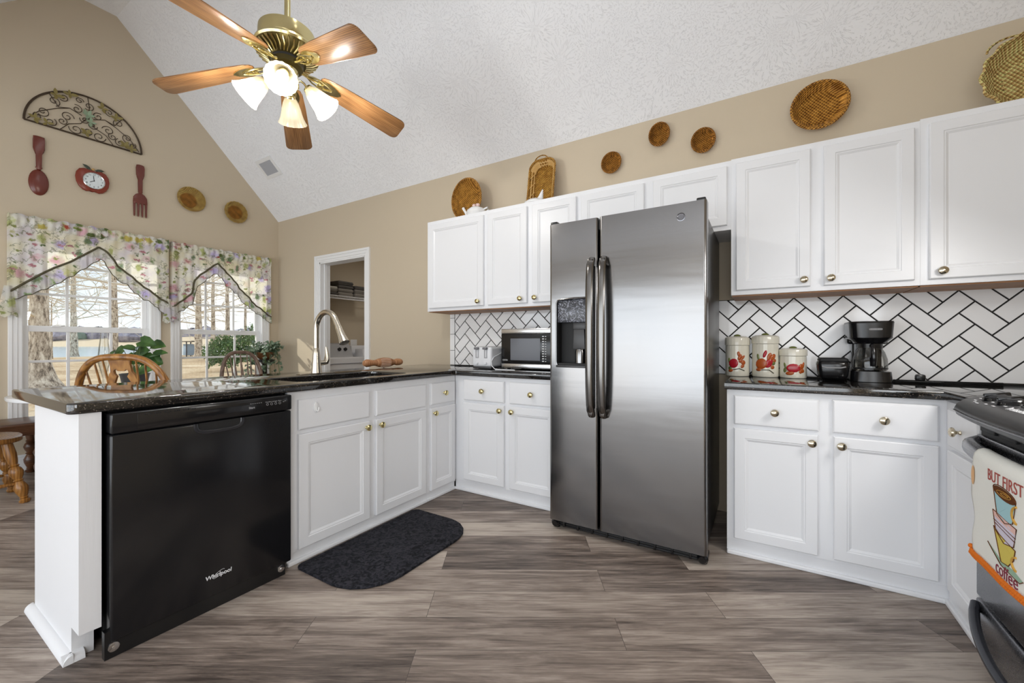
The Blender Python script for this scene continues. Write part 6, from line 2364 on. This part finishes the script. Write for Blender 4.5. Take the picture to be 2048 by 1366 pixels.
for (u, z, s) in lv:
    dd = rnd.uniform(-0.07, 0.07)
    p = Vector((u * rx - dd * ry, u * ry + dd * rx, z))
    out = Vector((u * rx, u * ry, 0.0)); out = out.normalized() if out.length > .01 else Vector((0, -1, 0))
    d = (out * 0.8 + Vector((rnd.uniform(-.3, .3), rnd.uniform(-.3, .3), rnd.uniform(-.55, .25)))).normalized()
    nrm = (Vector((0.45, -0.75, 0.6)) + Vector((rnd.uniform(-.35, .35), rnd.uniform(-.35, .35), rnd.uniform(-.2, .3))))
    xx = d.cross(nrm).normalized()
    heart(bm, basis(p - d * s * 0.4, xx, d), s * 1.05)
    add_tube(bs_, [(0, 0, 0.10), (p.x * 0.4, p.y * 0.4, 0.10 + (z - 0.10) * 0.7), p - d * s * 0.4], 0.0025, 5)
obj('leaves', bm, M_pothos, t, world=False, smooth=False, doubles=False)
obj('stems', bs_, M_stemg, t, world=False)

SP = Vector((-5.20, 2.72, 0))
t = thing('plant_stand', 'slim black pedestal stand in the corner carrying the ivy', 'plant stand', SP)
bm = new_bm()
add_lathe(bm, [(0.15, 0), (0.15, 0.015), (0.05, 0.03), (0.028, 0.06), (0.028, 0.86), (0.045, 0.885), (0.06, 0.895)], 24)
obj('post', bm, M_black_plastic, t, world=False)
bm = new_bm()
add_lathe(bm, [(0.06, 0.890), (0.108, 0.895), (0.112, 0.918), (0.112, 0.922), (0.0, 0.922)], 32)
obj('tray', bm, M_black_plastic, t, world=False)
t = thing('potted_ivy', 'trailing variegated ivy in a brown bowl on the black stand', 'plant', SP + Vector((0, 0, 0.9225)))
bm = new_bm()
add_lathe(bm, [(0.05, 0), (0.085, 0.03), (0.105, 0.075), (0.10, 0.09), (0.09, 0.085), (1e-6, 0.08)], 28)
obj('bowl', bm, mat('brown_bowl', srgb(112, 72, 40), 0.4), t, world=False)
bm = new_bm(); bs_ = new_bm()
rnd = random.Random(5)
for k in range(30):
    a = rnd.uniform(0, 2 * PI)
    trail = k < 13
    if trail:
        a = R_(rnd.uniform(-40, 100)) if k < 9 else R_(rnd.uniform(180, 300))
    r = rnd.uniform(0.08, 0.20)
    end = Vector((math.cos(a) * r * (1.0 if trail else 1.15), math.sin(a) * r, -rnd.uniform(0.0, 0.34) if trail else rnd.uniform(0.08, 0.27)))
    end.y = min(end.y, 0.30); end.x = max(end.x, -0.30)
    mid = Vector((end.x * 0.75, end.y * 0.75, 0.14 if trail else end.z * 0.7))
    path = [Vector((0, 0, 0.07)).lerp(mid, s) if s < 1 else mid.lerp(end, s - 1) for s in [i / 5 for i in range(11)]]
    add_tube(bs_, path, 0.002, 4)
    for i in range(2, 11):
        for q in range(2):
            p = path[i] + Vector((rnd.uniform(-.03, .03), rnd.uniform(-.03, .03), rnd.uniform(-.025, .03)))
            d = Vector((rnd.uniform(-1, 1), rnd.uniform(-1, 1), rnd.uniform(-.8, .5))).normalized()
            n_ = Vector((rnd.uniform(-.5, .9), rnd.uniform(-1, .3), rnd.uniform(-.2, 1))).normalized()
            heart(bm, basis(p, d.cross(n_), d), rnd.uniform(0.026, 0.042))
obj('leaves', bm, M_ivy, t, world=False, smooth=False, doubles=False)
obj('stems', bs_, M_stemg, t, world=False)

# tall clear glass on the table
bm = new_bm()
add_lathe(bm, [(0.045, 0), (0.045, 0.006), (0.010, 0.02), (0.008, 0.10), (0.022, 0.16), (0.036, 0.22), (0.037, 0.26), (0.030, 0.34), (0.022, 0.42), (0.022, 0.45)], 32, Matrix.Translation((-4.355, 1.075, 0.7505)), False)
solo('glass_vase', bm, M_carafe, 'tall clear glass vase on the dining table beside the pothos', 'vase')

# ------------------------------------------------------------------ laundry room
t = thing('wire_shelf', 'white wire shelf on the laundry room wall', 'shelf', (-5.37, 3.95, 1.78))
bm = new_bm()
for x in (-5.53, -5.37, -5.21):
    add_tube(bm, [(x, 3.25, 1.805), (x, 5.0, 1.805)], 0.004, 6)
add_tube(bm, [(-5.20, 3.25, 1.805), (-5.20, 5.0, 1.805)], 0.005, 6)
add_tube(bm, [(-5.20, 3.25, 1.765), (-5.20, 5.0, 1.765)], 0.006, 6)
for k in range(60):
    y = 3.26 + k * 0.029
    add_tube(bm, [(-5.535, y, 1.808), (-5.20, y, 1.808), (-5.198, y, 1.765)], 0.0024, 4)
obj('wire_deck', bm, M_white, t)
def folded(x, y, z, w, h, m, label, seed):
    rnd = random.Random(seed)
    bm = new_bm()
    add_box(bm, x - 0.15, x + 0.15, y - w / 2, y + w / 2, z, z + h, min(h * 0.45, 0.022), seg=4)
    add_box(bm, x + 0.05, x + 0.154, y - w / 2 + 0.004, y + w / 2 - 0.004, z + h * 0.42, z + h * 0.52, 0.003)
    for v in bm.verts:
        v.co += Vector((rnd.uniform(-.004, .004), rnd.uniform(-.004, .004), rnd.uniform(-.002, .002)))
    return solo('folded_towel', bm, m, label, 'towel', 'folded towels on the laundry shelf')
M_tw1 = mat('light_towel', srgb(180, 176, 168), 0.95); M_tw2 = mat('grey_towel', srgb(128, 122, 114), 0.95); M_tw3 = mat('dark_towel', srgb(86, 82, 78), 0.95)
zz = 1.811
for i, (h, m, lab) in enumerate(((0.045, M_tw3, 'dark folded towel at the bottom of the pale topped pile'), (0.040, M_tw2, 'grey folded towel in the middle of the pale topped pile'), (0.038, M_tw1, 'pale folded towel on top of the lowest pile'))):
    folded(-5.36, 3.64, zz, 0.20, h, m, lab, i); zz += h + 0.0005
zz = 1.811
for i, (h, m, lab) in enumerate(((0.055, M_tw2, 'lowest folded towel of the tallest pile'), (0.052, M_tw2, 'second folded towel from the bottom of the tallest pile'), (0.050, M_tw3, 'third folded towel from the bottom of the tallest pile'), (0.060, M_tw3, 'topmost dark folded towel of the tallest pile'))):
    folded(-5.36, 3.88, zz, 0.26, h, m, lab, i + 5); zz += h + 0.0005
zz = 1.811
for i, (h, m, lab) in enumerate(((0.060, M_tw2, 'bottom folded towel of the pile beside the door frame'), (0.058, M_tw2, 'middle folded towel of the pile beside the door frame'), (0.055, M_tw3, 'top folded towel of the pile beside the door frame'))):
    folded(-5.36, 4.15, zz, 0.24, h, m, lab, i + 10); zz += h + 0.0005
M_enamel = mat('white_enamel', srgb(228, 228, 230), 0.25)
t = thing('washing_machine', 'white washing machine with two dark dials seen through the doorway', 'washing machine', (-5.25, 3.68, 0))
bm = new_bm()
add_box(bm, -5.52, -4.975, 3.35, 4.025, 0.0, 0.925, 0.02, seg=3)
obj('cabinet_body', bm, M_enamel, t)
bm = new_bm()
add_tube(bm, [(-4.972, 3.42, 0.79), (-4.972, 3.45, 0.83), (-4.972, 3.50, 0.838), (-4.972, 4.0, 0.838)], 0.006, 6)
obj('front_groove', bm, mat('groove_grey', srgb(150, 150, 156), 0.5), t)
bm = new_bm()
add_prism(bm, [(-5.50, 0.924), (-5.20, 0.924), (-5.23, 0.96), (-5.30, 1.11), (-5.36, 1.125), (-5.50, 1.125)], -4.0, -3.37, basis((0, 0, 0), (1, 0, 0), (0, 0, 1), (0, -1, 0)), 0.008)
bk = obj('backsplash_panel', bm, mat('panel_grey', srgb(176, 176, 178), 0.35), t)
for y in (3.80, 3.90):
    bm = new_bm()
    add_lathe(bm, [(0.026, 0), (0.024, 0.022), (1e-6, 0.024)], 20, basis((-5.262, y, 1.03), (0, 1, 0), (-0.42, 0, 0.9), (0.9, 0, 0.42)))
    obj('dial', bm, M_black_plastic, bk)
t = thing('dryer', 'white dryer next to the washing machine, partly behind the door frame', 'dryer', (-5.25, 4.39, 0))
bm = new_bm()
add_box(bm, -5.52, -4.975, 4.045, 4.73, 0.0, 0.92, 0.02, seg=3)
obj('cabinet_body', bm, M_enamel, t)
bm = new_bm()
add_box(bm, -5.50, -5.34, 4.07, 4.70, 0.919, 1.09, 0.02)
obj('backsplash_panel', bm, M_enamel, t)
bm = new_bm()
add_box(bm, -5.30, -5.12, 4.10, 4.36, 0.9205, 1.035, 0.006)
solo('white_box', bm, M_enamel, 'white box standing on top of the dryer', 'box')
bm = new_bm()
add_box(bm, WX + 0.001, WX + 0.008, 4.20, 4.32, 1.06, 1.18, 0.003)
solo('wall_outlet', bm, M_white, 'white outlet plate on the laundry wall above the dryer', 'outlet')
